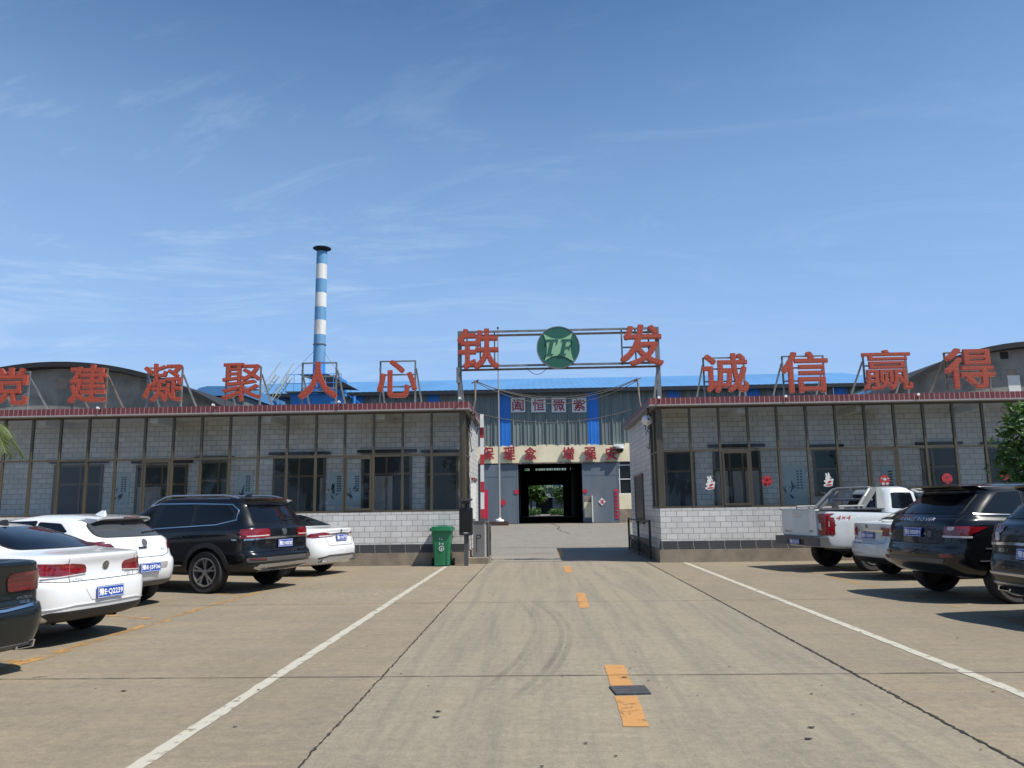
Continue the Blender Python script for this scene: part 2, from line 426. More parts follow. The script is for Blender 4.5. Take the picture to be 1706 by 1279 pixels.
def text_mesh(s, w=None, h=None, depth=0.0, bold=0.0, res=3, shear=0):
    cu = bpy.data.curves.new("text", 'FONT'); cu.body = s; cu.extrude = depth / 2; cu.offset = bold; cu.resolution_u = res; cu.shear = shear
    o = bpy.data.objects.new("text", cu); COL.objects.link(o)
    dg = bpy.context.evaluated_depsgraph_get()
    me = bpy.data.meshes.new_from_object(o.evaluated_get(dg))
    bpy.data.objects.remove(o); bpy.data.curves.remove(cu)
    xs = [v.co.x for v in me.vertices]; ys = [v.co.y for v in me.vertices]
    bw, bh = max(xs) - min(xs), max(ys) - min(ys); cx, cy = (max(xs) + min(xs)) / 2, (max(ys) + min(ys)) / 2
    sx = w / bw if w else None; sy = h / bh if h else None
    sx = sx or sy; sy = sy or sx
    out = [Vector(((v.co.x - cx) * sx, (v.co.y - cy) * sy, v.co.z)) for v in me.vertices]
    fs = [tuple(p.vertices) for p in me.polygons]
    bpy.data.meshes.remove(me)
    return out, fs

def standing_text(mb, s, c, w=None, h=None, depth=.05, bold=0, mi=0, shear=0):
    """upright text facing -Y; bold thickens the strokes by shifted copies, each a hair deeper"""
    d = bold * (h or w)
    vs, fs = text_mesh(s, w - 2 * d if w else None, h - 2 * d if h else None, depth, 0, shear=shear); c = Vector(c)
    sh = [(0, 0)] + ([(d * math.cos(t * math.pi / 4) * (1.414 if t % 2 else 1), d * math.sin(t * math.pi / 4) * (1.414 if t % 2 else 1)) for t in range(8)] if d else [])
    for i, (a, b) in enumerate(sh):
        e_ = .0006 * i * max(1, depth / .1)
        mb.add([c + Vector((v.x + a, -v.z + (e_ if v.z > 0 else -e_), v.y + b)) for v in vs], fs, mi)
    return mb

def rnd(poly, r=.05, n=4):
    out = []; m = len(poly)
    for i in range(m):
        p0, p, p1 = Vector(poly[i - 1]), Vector(poly[i]), Vector(poly[(i + 1) % m])
        rr = r[i] if isinstance(r, (list, tuple)) else r
        a = p + (p0 - p).normalized() * min(rr, (p0 - p).length * .45); b = p + (p1 - p).normalized() * min(rr, (p1 - p).length * .45)
        if rr <= 0: out.append(tuple(p)); continue
        for k in range(n + 1):
            t = k / n; out.append(tuple(a * (1 - t) ** 2 + p * 2 * t * (1 - t) + b * t * t))
    return out

def structure(o): o["kind"] = "structure"; return o

# ------------------------------------------------------------------ sky, sun
SUN = Vector((.56, -.30, 1)).normalized()
sd = bpy.data.lights.new("sun", 'SUN'); so = bpy.data.objects.new("sun", sd); COL.objects.link(so)
sd.energy = 5.0; sd.angle = R(.55); sd.color = (1, .95, .865)
so.rotation_euler = SUN.to_track_quat('Z', 'Y').to_euler(); so.location = (20, -10, 60)
w = bpy.data.worlds.new("World"); sc.world = w; w.use_nodes = True
nt = w.node_tree; bg = nt.nodes["Background"]
sk = nt.nodes.new("ShaderNodeTexSky"); sk.sky_type = 'NISHITA'; sk.sun_disc = False
sk.sun_elevation = math.asin(SUN.z); sk.sun_rotation = math.atan2(SUN.x, SUN.y)
sk.air_density = 1.0; sk.dust_density = .9; sk.ozone_density = 2.6; sk.altitude = 100
tc = nt.nodes.new("ShaderNodeTexCoord"); sp = nt.nodes.new("ShaderNodeSeparateXYZ"); nt.links.new(tc.outputs["Generated"], sp.inputs[0])
zz = math_n(nt, 'ADD', math_n(nt, 'MAXIMUM', sp.outputs[2], 0.0), .12)
cb = nt.nodes.new("ShaderNodeCombineXYZ")
nt.links.new(math_n(nt, 'DIVIDE', sp.outputs[0], zz), cb.inputs[0]); nt.links.new(math_n(nt, 'DIVIDE', sp.outputs[1], zz), cb.inputs[1])
mp = nt.nodes.new("ShaderNodeMapping"); mp.inputs["Rotation"].default_value = (0, 0, R(-24)); mp.inputs["Scale"].default_value = (.42, 1.15, 1); nt.links.new(cb.outputs[0], mp.inputs[0])
veil = noise(nt, mp.outputs[0], .75, 7, .62, .9)
mp2 = nt.nodes.new("ShaderNodeMapping"); mp2.inputs["Rotation"].default_value = (0, 0, R(62)); mp2.inputs["Scale"].default_value = (.62, 1.7, 1); mp2.inputs["Location"].default_value = (3.1, 1.7, 0); nt.links.new(cb.outputs[0], mp2.inputs[0])
wisp = noise(nt, mp2.outputs[0], 1.05, 10, .70, 2.6)
low = ramp(nt, sp.outputs[2], .08, .55, (1, 1, 1, 1), (.12, .12, .12, 1))
left = ramp(nt, math_n(nt, 'MULTIPLY_ADD', sp.outputs[0], .5, .5), .25, .68, (1, 1, 1, 1), (.28, .28, .28, 1))
f1 = math_n(nt, 'MULTIPLY', ramp(nt, veil, .38, .76), .34)
f2 = math_n(nt, 'MULTIPLY', ramp(nt, wisp, .50, .80), .85)
f2 = math_n(nt, 'MULTIPLY', f2, ramp(nt, sp.outputs[2], .12, .36, (.3, .3, .3, 1), (1, 1, 1, 1)))
fac = math_n(nt, 'MULTIPLY', math_n(nt, 'MULTIPLY', math_n(nt, 'ADD', f1, f2), low), left)
hz = ramp(nt, sp.outputs[2], .16, .60, (.86, .86, .86, 1), (0, 0, 0, 1))
skc = mix_col(nt, 1.0, sk.outputs[0], (.74, 1.06, 1.25), 'MULTIPLY')
skc = mix_col(nt, hz, skc, (3.25, 5.25, 8.7))
nt.links.new(mix_col(nt, fac, skc, (7.0, 8.4, 10.2)), bg.inputs[0])
bg.inputs[1].default_value = .085
sc.view_settings.view_transform = 'Standard'; sc.view_settings.look = 'None'; sc.view_settings.exposure = .33; sc.view_settings.gamma = 1
sc.cycles.max_bounces = 8; sc.cycles.transparent_max_bounces = 24; sc.cycles.use_denoising = True

# ------------------------------------------------------------------ ground, markings, joints
mb = MB(); mb.add([(-900, -300, 0), (900, -300, 0), (900, 1800, 0), (-900, 1800, 0)], [(0, 1, 2, 3)])
structure(mb.build("ground", "concrete_ground"))

def ribbon(name, pts, wid, mat, z=.004, jit=0.0, step=.25, wj=0.0, rng=random):
    """flat strip along a polyline on the ground with ragged edges"""
    mb = MB(); vs = []
    for (a, b) in zip(pts[:-1], pts[1:]):
        a, b = Vector((*a, 0)), Vector((*b, 0)); n = max(1, int((b - a).length / step)); d = (b - a).normalized(); s = Vector((d.y, -d.x, 0))
        for i in range(n + (1 if b.xy == Vector(pts[-1]) else 0)):
            p = a + (b - a) * i / n + s * rng.uniform(-jit, jit)
            vs += [p + s * (wid / 2 + rng.uniform(-wj, wj)) + Vector((0, 0, z)), p - s * (wid / 2 + rng.uniform(-wj, wj)) + Vector((0, 0, z))]
    mb.add(vs, [(i, i + 1, i + 3, i + 2) for i in range(0, len(vs) - 2, 2)])
    return structure(mb.build(name, mat))

ribbon("white_line", [(-2.505, 1.5), (-2.535, 21.35)], .115, "paint_line_white", .004, .004, .12, .006)
ribbon("white_line", [(3.85, 1.5), (3.85, 21.35)], .115, "paint_line_white", .004, .004, .12, .006)
for (a, b, wd) in ((G(1023, 1108), G(1036, 1143), .19), (G(1043, 1160), G(1060, 1211), .18), (G(967, 988), G(974, 1013), .155), (G(944, 943), G(948, 954), .16), (G(932, 914), G(935, 926), .16)):
    ribbon("centre_dash", [(a.x, a.y), (b.x, b.y)], wd, "paint_dash", .004, .0, .06, .004)
ribbon("bay_line", [(-5.45, 5), (-5.45, 20.6)], .16, "paint_faded", .004, .02, .2, .02)
ribbon("bay_line", [(6.07, 5), (6.07, 20.6)], .13, "paint_bay", .004, .004, .2, .008)
for y in (8.3, 11.4, 14.5, 17.2):
    ribbon("bay_line", [(-10.5, y + 2.3), (-5.53, y)], .13, "paint_faded", .004, .01, .2, .01)
for y in (8.6, 11.3, 14.1, 16.9):
    ribbon("bay_line", [(6.14, y), (11, y + .6)], .11, "paint_bay", .004, .004, .2, .008)
ribbon("pavement_joint", [(-1.50, 1.5), (-1.50, 8), (-1.52, 14), (-1.50, 21.9)], .014, "joint_dark", .005, .007, .035, .007)
ribbon("pavement_joint", [(2.82, 1.5), (2.83, 8), (2.86, 14), (2.87, 22)], .024, "joint_dark", .005, .006, .035, .009)
for y, wd in ((G(900, 1126).y, .014), (G(900, 1003).y, .012), (G(900, 935.5).y, .05), (G(900, 912).y, .06)):
    x0, x1 = (-9, 9) if y < 20 else (-1.6, 3.0)
    ribbon("pavement_joint", [(x0, y), (x1, y)], wd, "joint_dark", .006, .006, .12, .004)
ribbon("pavement_joint", [(.95, 70), (1.4, 60), (1.15, 52), (1.6, 44)], .07, "joint_dark", .005, .06, .6, .02)
c = [G(1015, 1145), G(1074, 1144), G(1085, 1157), G(1026, 1158.5)]
mb = MB(); mb.prism([(p.x, p.y, .0) for p in c], (0, 0, .014))
tag(mb.build("floor_plate", "asphalt_patch"), "dark rubber plate lying across the yellow dash in the drive lane", "plate")

# ------------------------------------------------------------------ gatehouses
YF = 21.5; ZP, ZD, ZS, ZT, ZH = .34, .625, 1.44, 3.01, 4.22
YI = 23.0; ZPT = 4.46

def gatehouse(label, xc, s, width, depth, par_over, doors, nb, bay, sash):
    """xc: x of the free front corner by the gate, s: -1 building runs to -x, +1 to +x"""
    root = empty("gatehouse", (xc, YF, 0), label, "gatehouse")
    def X(d): return xc + s * d
    def bx(m, d0, d1, y0, y1, z0, z1, mi=0): m.box(min(X(d0), X(d1)), max(X(d0), X(d1)), y0, y1, z0, z1, mi)
    m = MB(); bx(m, -.06, width, YF - .07, YF + depth + .05, 0, ZP); m.build("plinth", "plinth_concrete", root)
    m = MB(); bx(m, -.015, width, YF - .02, YF + .2, ZP, ZD - .06); m.build("stone_base", "dark_stone", root)
    m = MB(); bx(m, -.03, width, YF - .035, YF + .2, ZP, ZP + .055); m.build("base_ledge", "dark_stone", root)
    m = MB(); bx(m, 0, width, YF, YF + .2, ZD - .06, ZS); m.build("tiled_wall", "white_tile", root)
    # corridor behind the glass
    m = MB(); bx(m, .2, width, YF + .2, YI, ZP, ZP + .02); m.build("corridor_floor", "corridor_floor", root)
    m = MB(); bx(m, .05, width, YF + .12, YI, ZH + .02, ZH + .05); m.build("corridor_ceiling", "white_plaster", root)
    for k in range(int(width / 3.28) + 1):
        m = MB(); bx(m, 2.3 + 3.28 * k, 2.55 + 3.28 * k, YF + .14, YI, ZH - .17, ZH + .019); m.build("ceiling_beam", "white_plaster", root)
    m = MB(); bx(m, .06, width, YI, YI + .2, ZP, ZH + .05); m.build("inner_wall", "white_tile", root)
    # side wall towards the gate
    m = MB(); bx(m, 0, .2, YF + 1.5, YF + depth, ZP, ZH + .04); m.build("side_wall", "white_tile", root)
    m = MB(); bx(m, 0, .2, YF + .2, YF + 1.5, ZP, ZS + (0 if s < 0 else -.0)); m.build("side_dado", "white_tile", root)
    m = MB(); bx(m, width - .2, width, YF + .2, YF + depth, ZP, ZH + .04); m.build("end_wall", "white_tile", root)
    m = MB(); bx(m, .2, width - .2, YF + depth - .2, YF + depth, ZP, ZH + .04); m.build("back_wall", "white_tile", root)
    # roof and parapet
    m = MB(); bx(m, -.02, width, YF - .02, YF + depth, ZH + .055, ZH + .17); m.build("roof_slab", "white_plaster", root)
    m = MB(); o = par_over
    bx(m, -o, width, YF - .25, YF - .02, ZH + .06, ZPT); bx(m, -o, -.02, YF - .02, YF + depth, ZH + .06, ZPT)
    m.build("parapet", "red_tile", root)
    m = MB(); bx(m, -o - .02, width, YF - .27, YF + .02, ZH + .02, ZH + .058); bx(m, -o - .02, .02, YF + .02, YF + depth, ZH + .02, ZH + .058)
    m.build("parapet_soffit", "curtain", root)
    # window bays
    def bay_window(d0, d1, sashed):
        m = MB(); fw = .062
        bx(m, d0, d0 + fw, YF + .02, YF + .10, ZS, ZH + .02)
        bx(m, d0 + fw, d1, YF + .03, YF + .09, ZS, ZS + .055); bx(m, d0 + fw, d1, YF + .03, YF + .09, ZT - .03, ZT + .03); bx(m, d0 + fw, d1, YF + .03, YF + .09, ZH - .03, ZH + .02)
        if sashed:
            a, b = d0 + fw + .01, d1 - .01
            for q in ((a, a + .05, ZS + .06, ZT - .035), (b - .05, b, ZS + .06, ZT - .035), (a + .05, b - .05, ZS + .06, ZS + .12), (a + .05, b - .05, ZT - .09, ZT - .035)):
                bx(m, q[0], q[1], YF + .005, YF + .028, q[2], q[3])
        wd = m.build("window", "brown_frame", root)
        for z0, z1 in ((ZS + .05, ZT - .03), (ZT + .03, ZH - .03)):
            q = MB(); xa, xb = sorted((X(d0 + fw), X(d1)))
            j = random.uniform(-.012, .012)
            q.add([(xa, YF + .06 + j, z0), (xb, YF + .06 - j, z0), (xb, YF + .062 - j * .5, z1), (xa, YF + .062 + j * .5, z1)], [(0, 1, 2, 3)])
            p = q.build("pane", "window_glass", None); p.parent = wd
            p.data.transform(Matrix.Translation(-Vector(root.location)))
        return wd
    for i in range(nb): bay_window(.1 + bay * i, .1 + bay * (i + 1), i in sash)
    m = MB(); bx(m, .0, .1, YF + .0, YF + .12, ZS, ZH + .02); m.build("corner_post", "brown_frame", root)
    # side return glazing
    m = MB()
    for y in (YF + .12, YF + .78, YF + 1.44): bx(m, .03, .1, y, y + .06, ZS, ZH + .02)
    for z in (ZS, ZT - .03, ZH - .04): bx(m, .035, .095, YF + .18, YF + 1.44, z, z + .06)
    wd = m.build("window", "brown_frame", root)
    for (y0, y1) in ((YF + .18, YF + .78), (YF + .84, YF + 1.44)):
        for z0, z1 in ((ZS + .06, ZT - .03), (ZT + .03, ZH - .04)):
            q = MB(); q.add([(X(.065), y0, z0), (X(.065), y1, z0), (X(.065), y1, z1), (X(.065), y0, z1)], [(0, 1, 2, 3)])
            p = q.build("pane", "window_glass", None); p.parent = wd; p.data.transform(Matrix.Translation(-Vector(root.location)))
    # doors and windows in the inner wall, seen through the glass
    for (px0, px1, ytop, ybot, leafm, name, split, cur, head) in doors:
        a = P(px0, ytop, YI); b = P(px1, ybot, YI); x0, x1 = a.x, b.x; zt = a.z; zb = max(b.z, ZP + .03) if name == "inner_window" else ZP + .03
        m = MB(); t = .07
        for q in ((x0, x0 + t, zb, zt), (x1 - t, x1, zb, zt), (x0 + t, x1 - t, zt - t, zt), (x0 + t, x1 - t, zb, zb + .05)):
            m.box(q[0], q[1], YI - .05, YI + .01, q[2], q[3])
        if split:
            for fx in split: m.box(x0 + (x1 - x0) * fx - .03, x0 + (x1 - x0) * fx + .03, YI - .045, YI + .01, zb + .05, zt - t)
            m.box(x0 + t, x1 - t, YI - .043, YI + .005, zt - .62, zt - .56)
        d = m.build(name, "door_frame", root)
        def sub(nm, mb_, mt):
            o_ = mb_.build(nm, mt, None); o_.parent = d; o_.data.transform(Matrix.Translation(-Vector(root.location)))
        sub("door_leaf" if name == "door" else "sash_glass", MB().box(x0 + t - .01, x1 - t + .01, YI - .028, YI + .012, zb + .04, zt - t + .01), leafm)
        if cur:
            for c0, c1 in cur:
                m2 = MB(); xa, xb = x0 + (x1 - x0) * c0, x0 + (x1 - x0) * c1; k = 14; vs = []
                for i in range(k + 1):
                    x = xa + (xb - xa) * i / k; y = YI - .036 + .006 * (i % 2)
                    vs += [(x, y, zb + .12), (x, y, zt - .65)]
                m2.add(vs, [(i, i + 1, i + 3, i + 2) for i in range(0, 2 * k, 2)]); sub("curtain", m2, "curtain")
        if head:
            m = MB(); m.box(x0 - .12, x1 + .14, YI - .12, YI + .01, zt + .05, zt + .13); m.build("door_head_shade", "plastic_black", root)  # black bar stands in for the shadow above the door head
    return root

left_doors = [(92, 167, 775, 868, "door_dark", "door", (.55,), None, 1), (228, 309, 775, 868, "door_dark", "door", (.52,), ((.05, .5),), 1),
              (333, 381, 768, 826, "door_green", "inner_window", (.66,), None, 1), (456, 541, 761, 868, "door_dark", "door", (.5,), ((.9, .97),), 1),
              (603, 686, 757, 868, "door_dark", "door", (.5,), ((.22, .62),), 1), (709, 764, 757, 866, "door_dark", "door", (.22,), None, 1),
              (-80, -20, 775, 868, "door_dark", "door", (.5,), None, 1)]
right_doors = [(1106, 1162, 752, 866, "door_blue", "door", (.93,), None, 0), (1186, 1273, 748, 868, "door_dark", "door", (.35, .62), ((.02, .3), (.4, .6), (.66, .97)), 1),
               (1352, 1402, 748, 826, "door_green", "inner_window", (.9,), None, 1), (1532, 1606, 744, 868, "door_dark", "door", (.3,), None, 1),
               (1640, 1700, 744, 826, "door_dark", "inner_window", (.5,), None, 1)]
gh_l = gatehouse("long white tiled gatehouse with glazed front left of the gate opening", -2.06, -1, 19.0, 4.4, .13, left_doors, 22, .82, (3, 10))
gh_r = gatehouse("long white tiled gatehouse with glazed front right of the gate opening", 3.27, 1, 16.0, 6.6, .2, right_doors, 19, .80, (2, 7))
# things on the side walls: framed opening panels
m = MB(); xw = -2.06
m.box(xw, xw + .05, 23.35, 24.5, 1.2, 2.35); o = m.build("notice_panel", "white_metal"); tag(o, "pale notice panel under a red strip on the left gatehouse side wall", "notice board")
m = MB(); m.box(xw, xw + .09, 23.32, 24.53, 2.35, 2.43); tag(m.build("awning_strip", "red_tile"), "narrow dark red canopy strip over the pale notice panel", "canopy")
m = MB(); xr = 3.27
root = empty("side_window", (xr, 25.6, 1.15), "dark framed shuttered window in the right gatehouse side wall", "window")
m.box(xr - .05, xr, 24.65, 24.72, .95, 2.45); m.box(xr - .05, xr, 26.6, 26.67, .95, 2.45); m.box(xr - .05, xr, 24.72, 26.6, .95, 1.02); m.build("frame", "door_frame", root)
m = MB(); m.box(xr - .07, xr, 24.62, 26.7, 2.45, 2.53); m.build("lintel", "red_tile", root)
m = MB(); m.box(xr - .03, xr, 24.72, 26.6, 1.02, 2.45)
for k in range(9): m.box(xr - .04, xr - .03, 24.74, 26.58, 1.1 + .15 * k, 1.13 + .15 * k)
m.build("shutter", "door_dark", root)

# posters on the inner walls, stickers on the glass
def poster(px0, px1, y0, y1, label, seed):
    a, b = P(px0, y0, YI), P(px1, y1, YI); rg = random.Random(seed)
    r_ = empty("wall_poster", ((a.x + b.x) / 2, YI - .02, b.z), label, "poster", "posters along the tiled inner walls")
    MB().box(a.x, b.x, YI - .02, YI - .001, b.z, a.z).build("sheet", "poster_paper", r_)
    m = MB(); w_, h_ = b.x - a.x, a.z - b.z
    for k in range(2):
        x = a.x + w_ * (.62 + .16 * k)
        for j in range(7): m.box(x - .03, x + .03, YI - .023, YI - .019, a.z - h_ * (.14 + .07 * j) - .022, a.z - h_ * (.14 + .07 * j) + .022)
    px, pz = a.x + w_ * .2, b.z + h_ * .12
    for j in range(9):
        an = rg.uniform(.5, 2.4); L = rg.uniform(.1, .28); q = Vector((px + rg.uniform(-.08, .16), YI - .023, pz + rg.uniform(0, h_ * .35)))
        d = Vector((math.cos(an), 0, math.sin(an))) * L; n_ = Vector((-d.z, 0, d.x)) * .13
        m.add([q, q + d * .5 + n_, q + d, q + d * .5 - n_], [(0, 1, 2, 3)])
    m.build("ink_drawing", "poster_ink", r_)
poster(186, 214, 788, 842, "pale ink drawing poster behind the glass above the white hatchback's roof", 1)
poster(396, 420, 786, 842, "pale ink drawing poster behind the glass over the big black car's roof", 2)
poster(548, 572, 786, 842, "pale ink drawing poster behind the glass over the farthest white sedan", 3)
poster(578, 602, 786, 842, "pale ink drawing poster left of the curtained door, above the tiled dado", 4)
poster(1304, 1346, 776, 842, "pale wide poster behind the glass over the pickup tailgate", 5)
poster(1466, 1494, 776, 842, "pale poster with two text columns behind the glass above the pickup cab", 6)
poster(1640, 1664, 770, 842, "pale poster behind the glass beside the leafy tree", 7)

def sticker_paper(px, py, r, label):
    c = P(px, py, YF + .03); m = MB(); rg = random.Random(int(px)); pts = []
    for i in range(32):
        t = 2 * math.pi * i / 32; rr = r * (1 if i % 2 else .9); pts.append((c.x + rr * math.cos(t), c.y, c.z + rr * math.sin(t)))
    root = empty("window_sticker", c, label, "sticker", "red paper cuttings on the right gatehouse glass")
    m.prism(pts, (0, -.006, 0)); m.build("paper_disc", "sticker_red", root)
    m = MB()
    for (dx, dz, q) in ((-.05, -.09, .045), (.06, -.09, .04), (0, .03, .05), (-.08, .06, .02), (.09, .05, .022)):
        m.prism([(c.x + dx + q * math.cos(i * .785), c.y - .0065, c.z + dz + q * .8 * math.sin(i * .785)) for i in range(8)], (0, -.002, 0))
    m.build("cut_out", "poster_paper" if px in (1474, 1672) else "tail_red", root)
sticker_paper(1278, 801, .15, "red paper cutting on the glass right of the curtained door")
sticker_paper(1474, 800, .15, "red paper cutting on the glass over the white pickup cab")
sticker_paper(1578, 797, .15, "red paper cutting on the dark doorway over the black luxury car's roof")
sticker_paper(1673, 791, .15, "red paper cutting beside the leafy tree at the right edge")

def sticker_rabbit(px, py, label):
    c = P(px, py, YF + .03); root = empty("window_sticker", c, label, "sticker", "white animal stickers on the glass")
    def el(cx, cz, rx, rz_, rot=0, n=20):
        out = []
        for i in range(n):
            t = 2 * math.pi * i / n; x, z = rx * math.cos(t), rz_ * math.sin(t)
            out.append((c.x + .85 * (cx + x * math.cos(rot) - z * math.sin(rot)), c.y, c.z + .85 * (cz + x * math.sin(rot) + z * math.cos(rot))))
        return out
    parts = [(.0, .03, .095, .085, .1), (.02, -.10, .12, .10, .0), (-.05, .13, .03, .07, .35), (.02, .14, .03, .075, .1), (.12, -.03, .05, .035, .8), (-.10, -.07, .05, .035, -.5), (-.02, -.19, .15, .05, .05)]
    m = MB()
    for i, q in enumerate(parts): m.prism([(x, y - .0006 * i, z) for x, y, z in el(*q)], (0, -.004, 0))
    m.build("white_figure", "sticker_white", root)
    m = MB()
    for i, q in enumerate([(.03, -.09, .07, .035, .4), (.0, -.185, .11, .025, .05), (.06, .03, .02, .02, 0)]): m.prism([(x, y - .009 - .0004 * i, z) for x, y, z in el(*q)], (0, -.001, 0))
    m.build("red_scarf", "sticker_red", root)
sticker_rabbit(1183, 803, "white rabbit sticker on the glass left of the curtained door")
sticker_rabbit(1380, 798, "white rabbit sticker on the glass above the pickup's load bed")

# little lamps on the parapets
def spotlight(px, py, label):
    c = P(px, py, YF - .30); root = empty("spotlight", c, label, "lamp", "small lamps clipped on the red parapets")
    MB().tube(c + Vector((0, .05, 0)), c + Vector((0, -.02, .05)), .014, 8).build("bracket", "plastic_black", root)
    MB().tube(c + Vector((0, -.02, .05)), c + Vector((-.03, -.09, .08)), .02, 10, r2=.038).build("lamp_head", "white_metal", root)
for px, py, t in ((166, 684, "small white lamp on the red parapet under the second red sign letter"), (358, 679, "small white lamp on the red parapet left of the fourth red sign letter"),
                  (567, 674, "small white lamp on the red parapet beside the letter shaped like a tent"), (768, 668, "small lamp at the gate end of the left red parapet"),
                  (1099, 667, "small lamp at the gate end of the right red parapet"), (1310, 665, "small lamp on the red parapet under the second right sign letter"), (1530, 662, "small lamp on the red parapet between the last two sign letters")):
    spotlight(px, py, t)

# ------------------------------------------------------------------ roof letters
def letter_part(ch, c, w, h, parent, depth=.12, bold=.020, mat="letter_red", name="letter"):
    mb = MB(); standing_text(mb, ch, c, w, h, depth, bold); return mb.build(name, mat, parent)

ROOF = [("党", -15, 50, 612, 676, "red roof sign character 党, cut by the left edge of the view"),
        ("建", 113, 180, 607, 672, "red roof sign character 建 before the top of the left arched gable"),
        ("凝", 237, 306, 605, 670, "red roof sign character 凝 at the right slope of the left arched gable"),
        ("聚", 369, 437, 604, 669, "red roof sign character 聚 between the arched gable and the chimney"),
        ("人", 497, 563, 602, 665, "red roof sign character 人 in front of the striped chimney's foot"),
        ("心", 628, 695, 599, 663, "red roof sign character 心 nearest the gate on the left roof"),
        ("诚", 1171, 1244, 588, 655, "red roof sign character 诚 nearest the gate on the right roof"),
        ("信", 1304, 1377, 585, 655, "red roof sign character 信 against the blue hall roof"),
        ("赢", 1440, 1515, 582, 650, "red roof sign character 赢 where the blue roof meets the arched gable"),
        ("得", 1577, 1652, 579, 648, "red roof sign character 得 before the right arched gable")]
YL = 21.6
ZR = ZH + .17
for ch, x0, x1, y0, y1, lab in ROOF:
    a, b = P(x0, y1, YL), P(x1, y0, YL); c = (a + b) / 2; wd, ht = b.x - a.x, b.z - a.z
    BOLD = .012 if ch in "赢凝聚" else .020
    root = empty("sign_letter", (c.x, YL, ZR), lab, "sign", "red characters standing on the gatehouse roofs")
    letter_part(ch, c, wd, ht, root, .09, BOLD)
    m = MB(); fx = wd * .44; zt = c.z + ht * (.5 if ch in "人心" else .42)
    for s in (-1, 1):
        m.bar((c.x + s * fx, YL + .11, ZR), (c.x + s * fx, YL + .11, zt), .045)
        m.bar((c.x + s * (fx + .02), YL + .13, zt - .22), (c.x + s * (fx + .06), YL + 1.25, ZR), .04)
    for z in (zt - .02, c.z + ht * .12, c.z - ht * .2): m.bar((c.x - fx, YL + .085, z), (c.x + fx, YL + .085, z), .04)
    m.build("support_frame", "rust_steel" if ch in "建得" else "grey_steel", root)

# gate sign over the opening
xl, xr_ = P(766, 600, 21.7).x, P(1096, 600, 21.7).x; zt_, zb_ = P(900, 552, 21.7).z, P(900, 610, 21.7).z
root = empty("gate_sign", ((xl + xr_) / 2, 21.7, ZR), "raised gate sign with two red characters and a round green emblem on a steel frame", "sign")
m = MB()
for x in (xl, xr_): m.bar((x, 21.7, ZR), (x, 21.7, zt_ + .05), .11)
m.build("post", "grey_steel", root)
m = MB()
for x in (xl, xr_): m.bar((x, 21.8, zb_ - .1), (x, 23.0, ZR), .06)
m.build("brace", "grey_steel", root)
for z, d in ((zt_ + .03, 0), (zt_ - .08, .03), (zb_ + .04, 0), (zb_ - .06, .03)):
    m = MB(); m.bar((xl + .06, 21.72 + d, z), (xr_ - .06, 21.72 + d, z), .055); m.build("rail", "rust_steel" if d else "grey_steel", root)
m = MB()
for px in (778, 800, 824, 1037, 1060, 1082): x = P(px, 600, 21.7).x; m.bar((x, 21.74, zb_), (x, 21.74, zt_), .04)
for px0, px1 in ((766, 824), (1037, 1096)): m.bar((P(px0, 580, 21.7).x, 21.75, (zt_ + zb_) / 2), (P(px1, 580, 21.7).x, 21.75, (zt_ + zb_) / 2), .04)
m.build("lattice", "grey_steel", root)
MB().box(xl - .09, xl + .02, 21.6, 21.78, 5.05, 5.5).build("junction_box", "grey_steel", root)
for ch, x0, x1, y0, y1 in (("铁", 762, 831, 547, 616), ("发", 1034, 1103, 540, 610)):
    a, b = P(x0, y1, 21.58), P(x1, y0, 21.58); letter_part(ch, (a + b) / 2, b.x - a.x, b.z - a.z, root)
e = P(930, 578.5, 21.55); er = .60
m = MB(); pts = [(e.x + er * math.cos(t), e.y, e.z + er * math.sin(t)) for t in [2 * math.pi * i / 64 for i in range(64)]]
m.prism(pts, (0, .1, 0)); em = m.build("emblem", "emblem_dark", root)
def arc2(x0, z0, x1, z1, sag, n=14):
    out = []
    for i in range(n):
        t = i / n; x, z = x0 + (x1 - x0) * t, z0 + (z1 - z0) * t; k = 4 * sag * t * (1 - t)
        d = Vector((x1 - x0, z1 - z0)).normalized(); out.append((x - d.y * k, z + d.x * k))
    return out
sq = arc2(-.40, -.40, .40, -.42, .17) + arc2(.44, -.42, .42, .42, .085) + arc2(.42, .42, -.40, .40, .17) + arc2(-.42, .40, -.40, -.40, .085)
m = MB(); m.prism([(e.x + x * er / .6, e.y - .003, e.z + z * er / .6) for x, z in sq], (0, -.012, 0)); o = m.build("emblem_field", "emblem_light", None); o.parent = em; o.data.transform(Matrix.Translation(-Vector(root.location)))
m = MB(); m.lathe([(er - .012, 0), (er + .015, 0), (er + .015, .11), (er - .012, .11)], (e.x, e.y - .008, e.z), 'y', 64, close=True); o = m.build("emblem_rim", "grey_steel", None); o.parent = em; o.data.transform(Matrix.Translation(-Vector(root.location)))
def glyph(rects, ox, mb):
    for (x0, z0, x1, z1) in rects:
        sh = .22; q = [(x0 + z0 * sh, z0), (x1 + z0 * sh, z0), (x1 + z1 * sh, z1), (x0 + z1 * sh, z1)]
        mb.prism([(e.x + ox + x, e.y - .016, e.z + z) for x, z in q], (0, -.014, 0))
m = MB()
glyph([(-.05, -.19, .05, .185), (-.17, .185, .17, .23), (-.17, .10, -.135, .184), (.135, .10, .17, .184), (-.11, -.23, .11, -.19)], -.215, m)
glyph([(-.11, -.19, -.01, .185), (-.16, .185, .19, .23), (.155, .09, .19, .184), (-.009, -.03, .10, .015), (.101, -.075, .13, .06), (-.16, -.23, .05, -.19)], .21, m)
o = m.build("emblem_letters", "emblem_dark", None); o.parent = em; o.data.transform(Matrix.Translation(-Vector(root.location)))

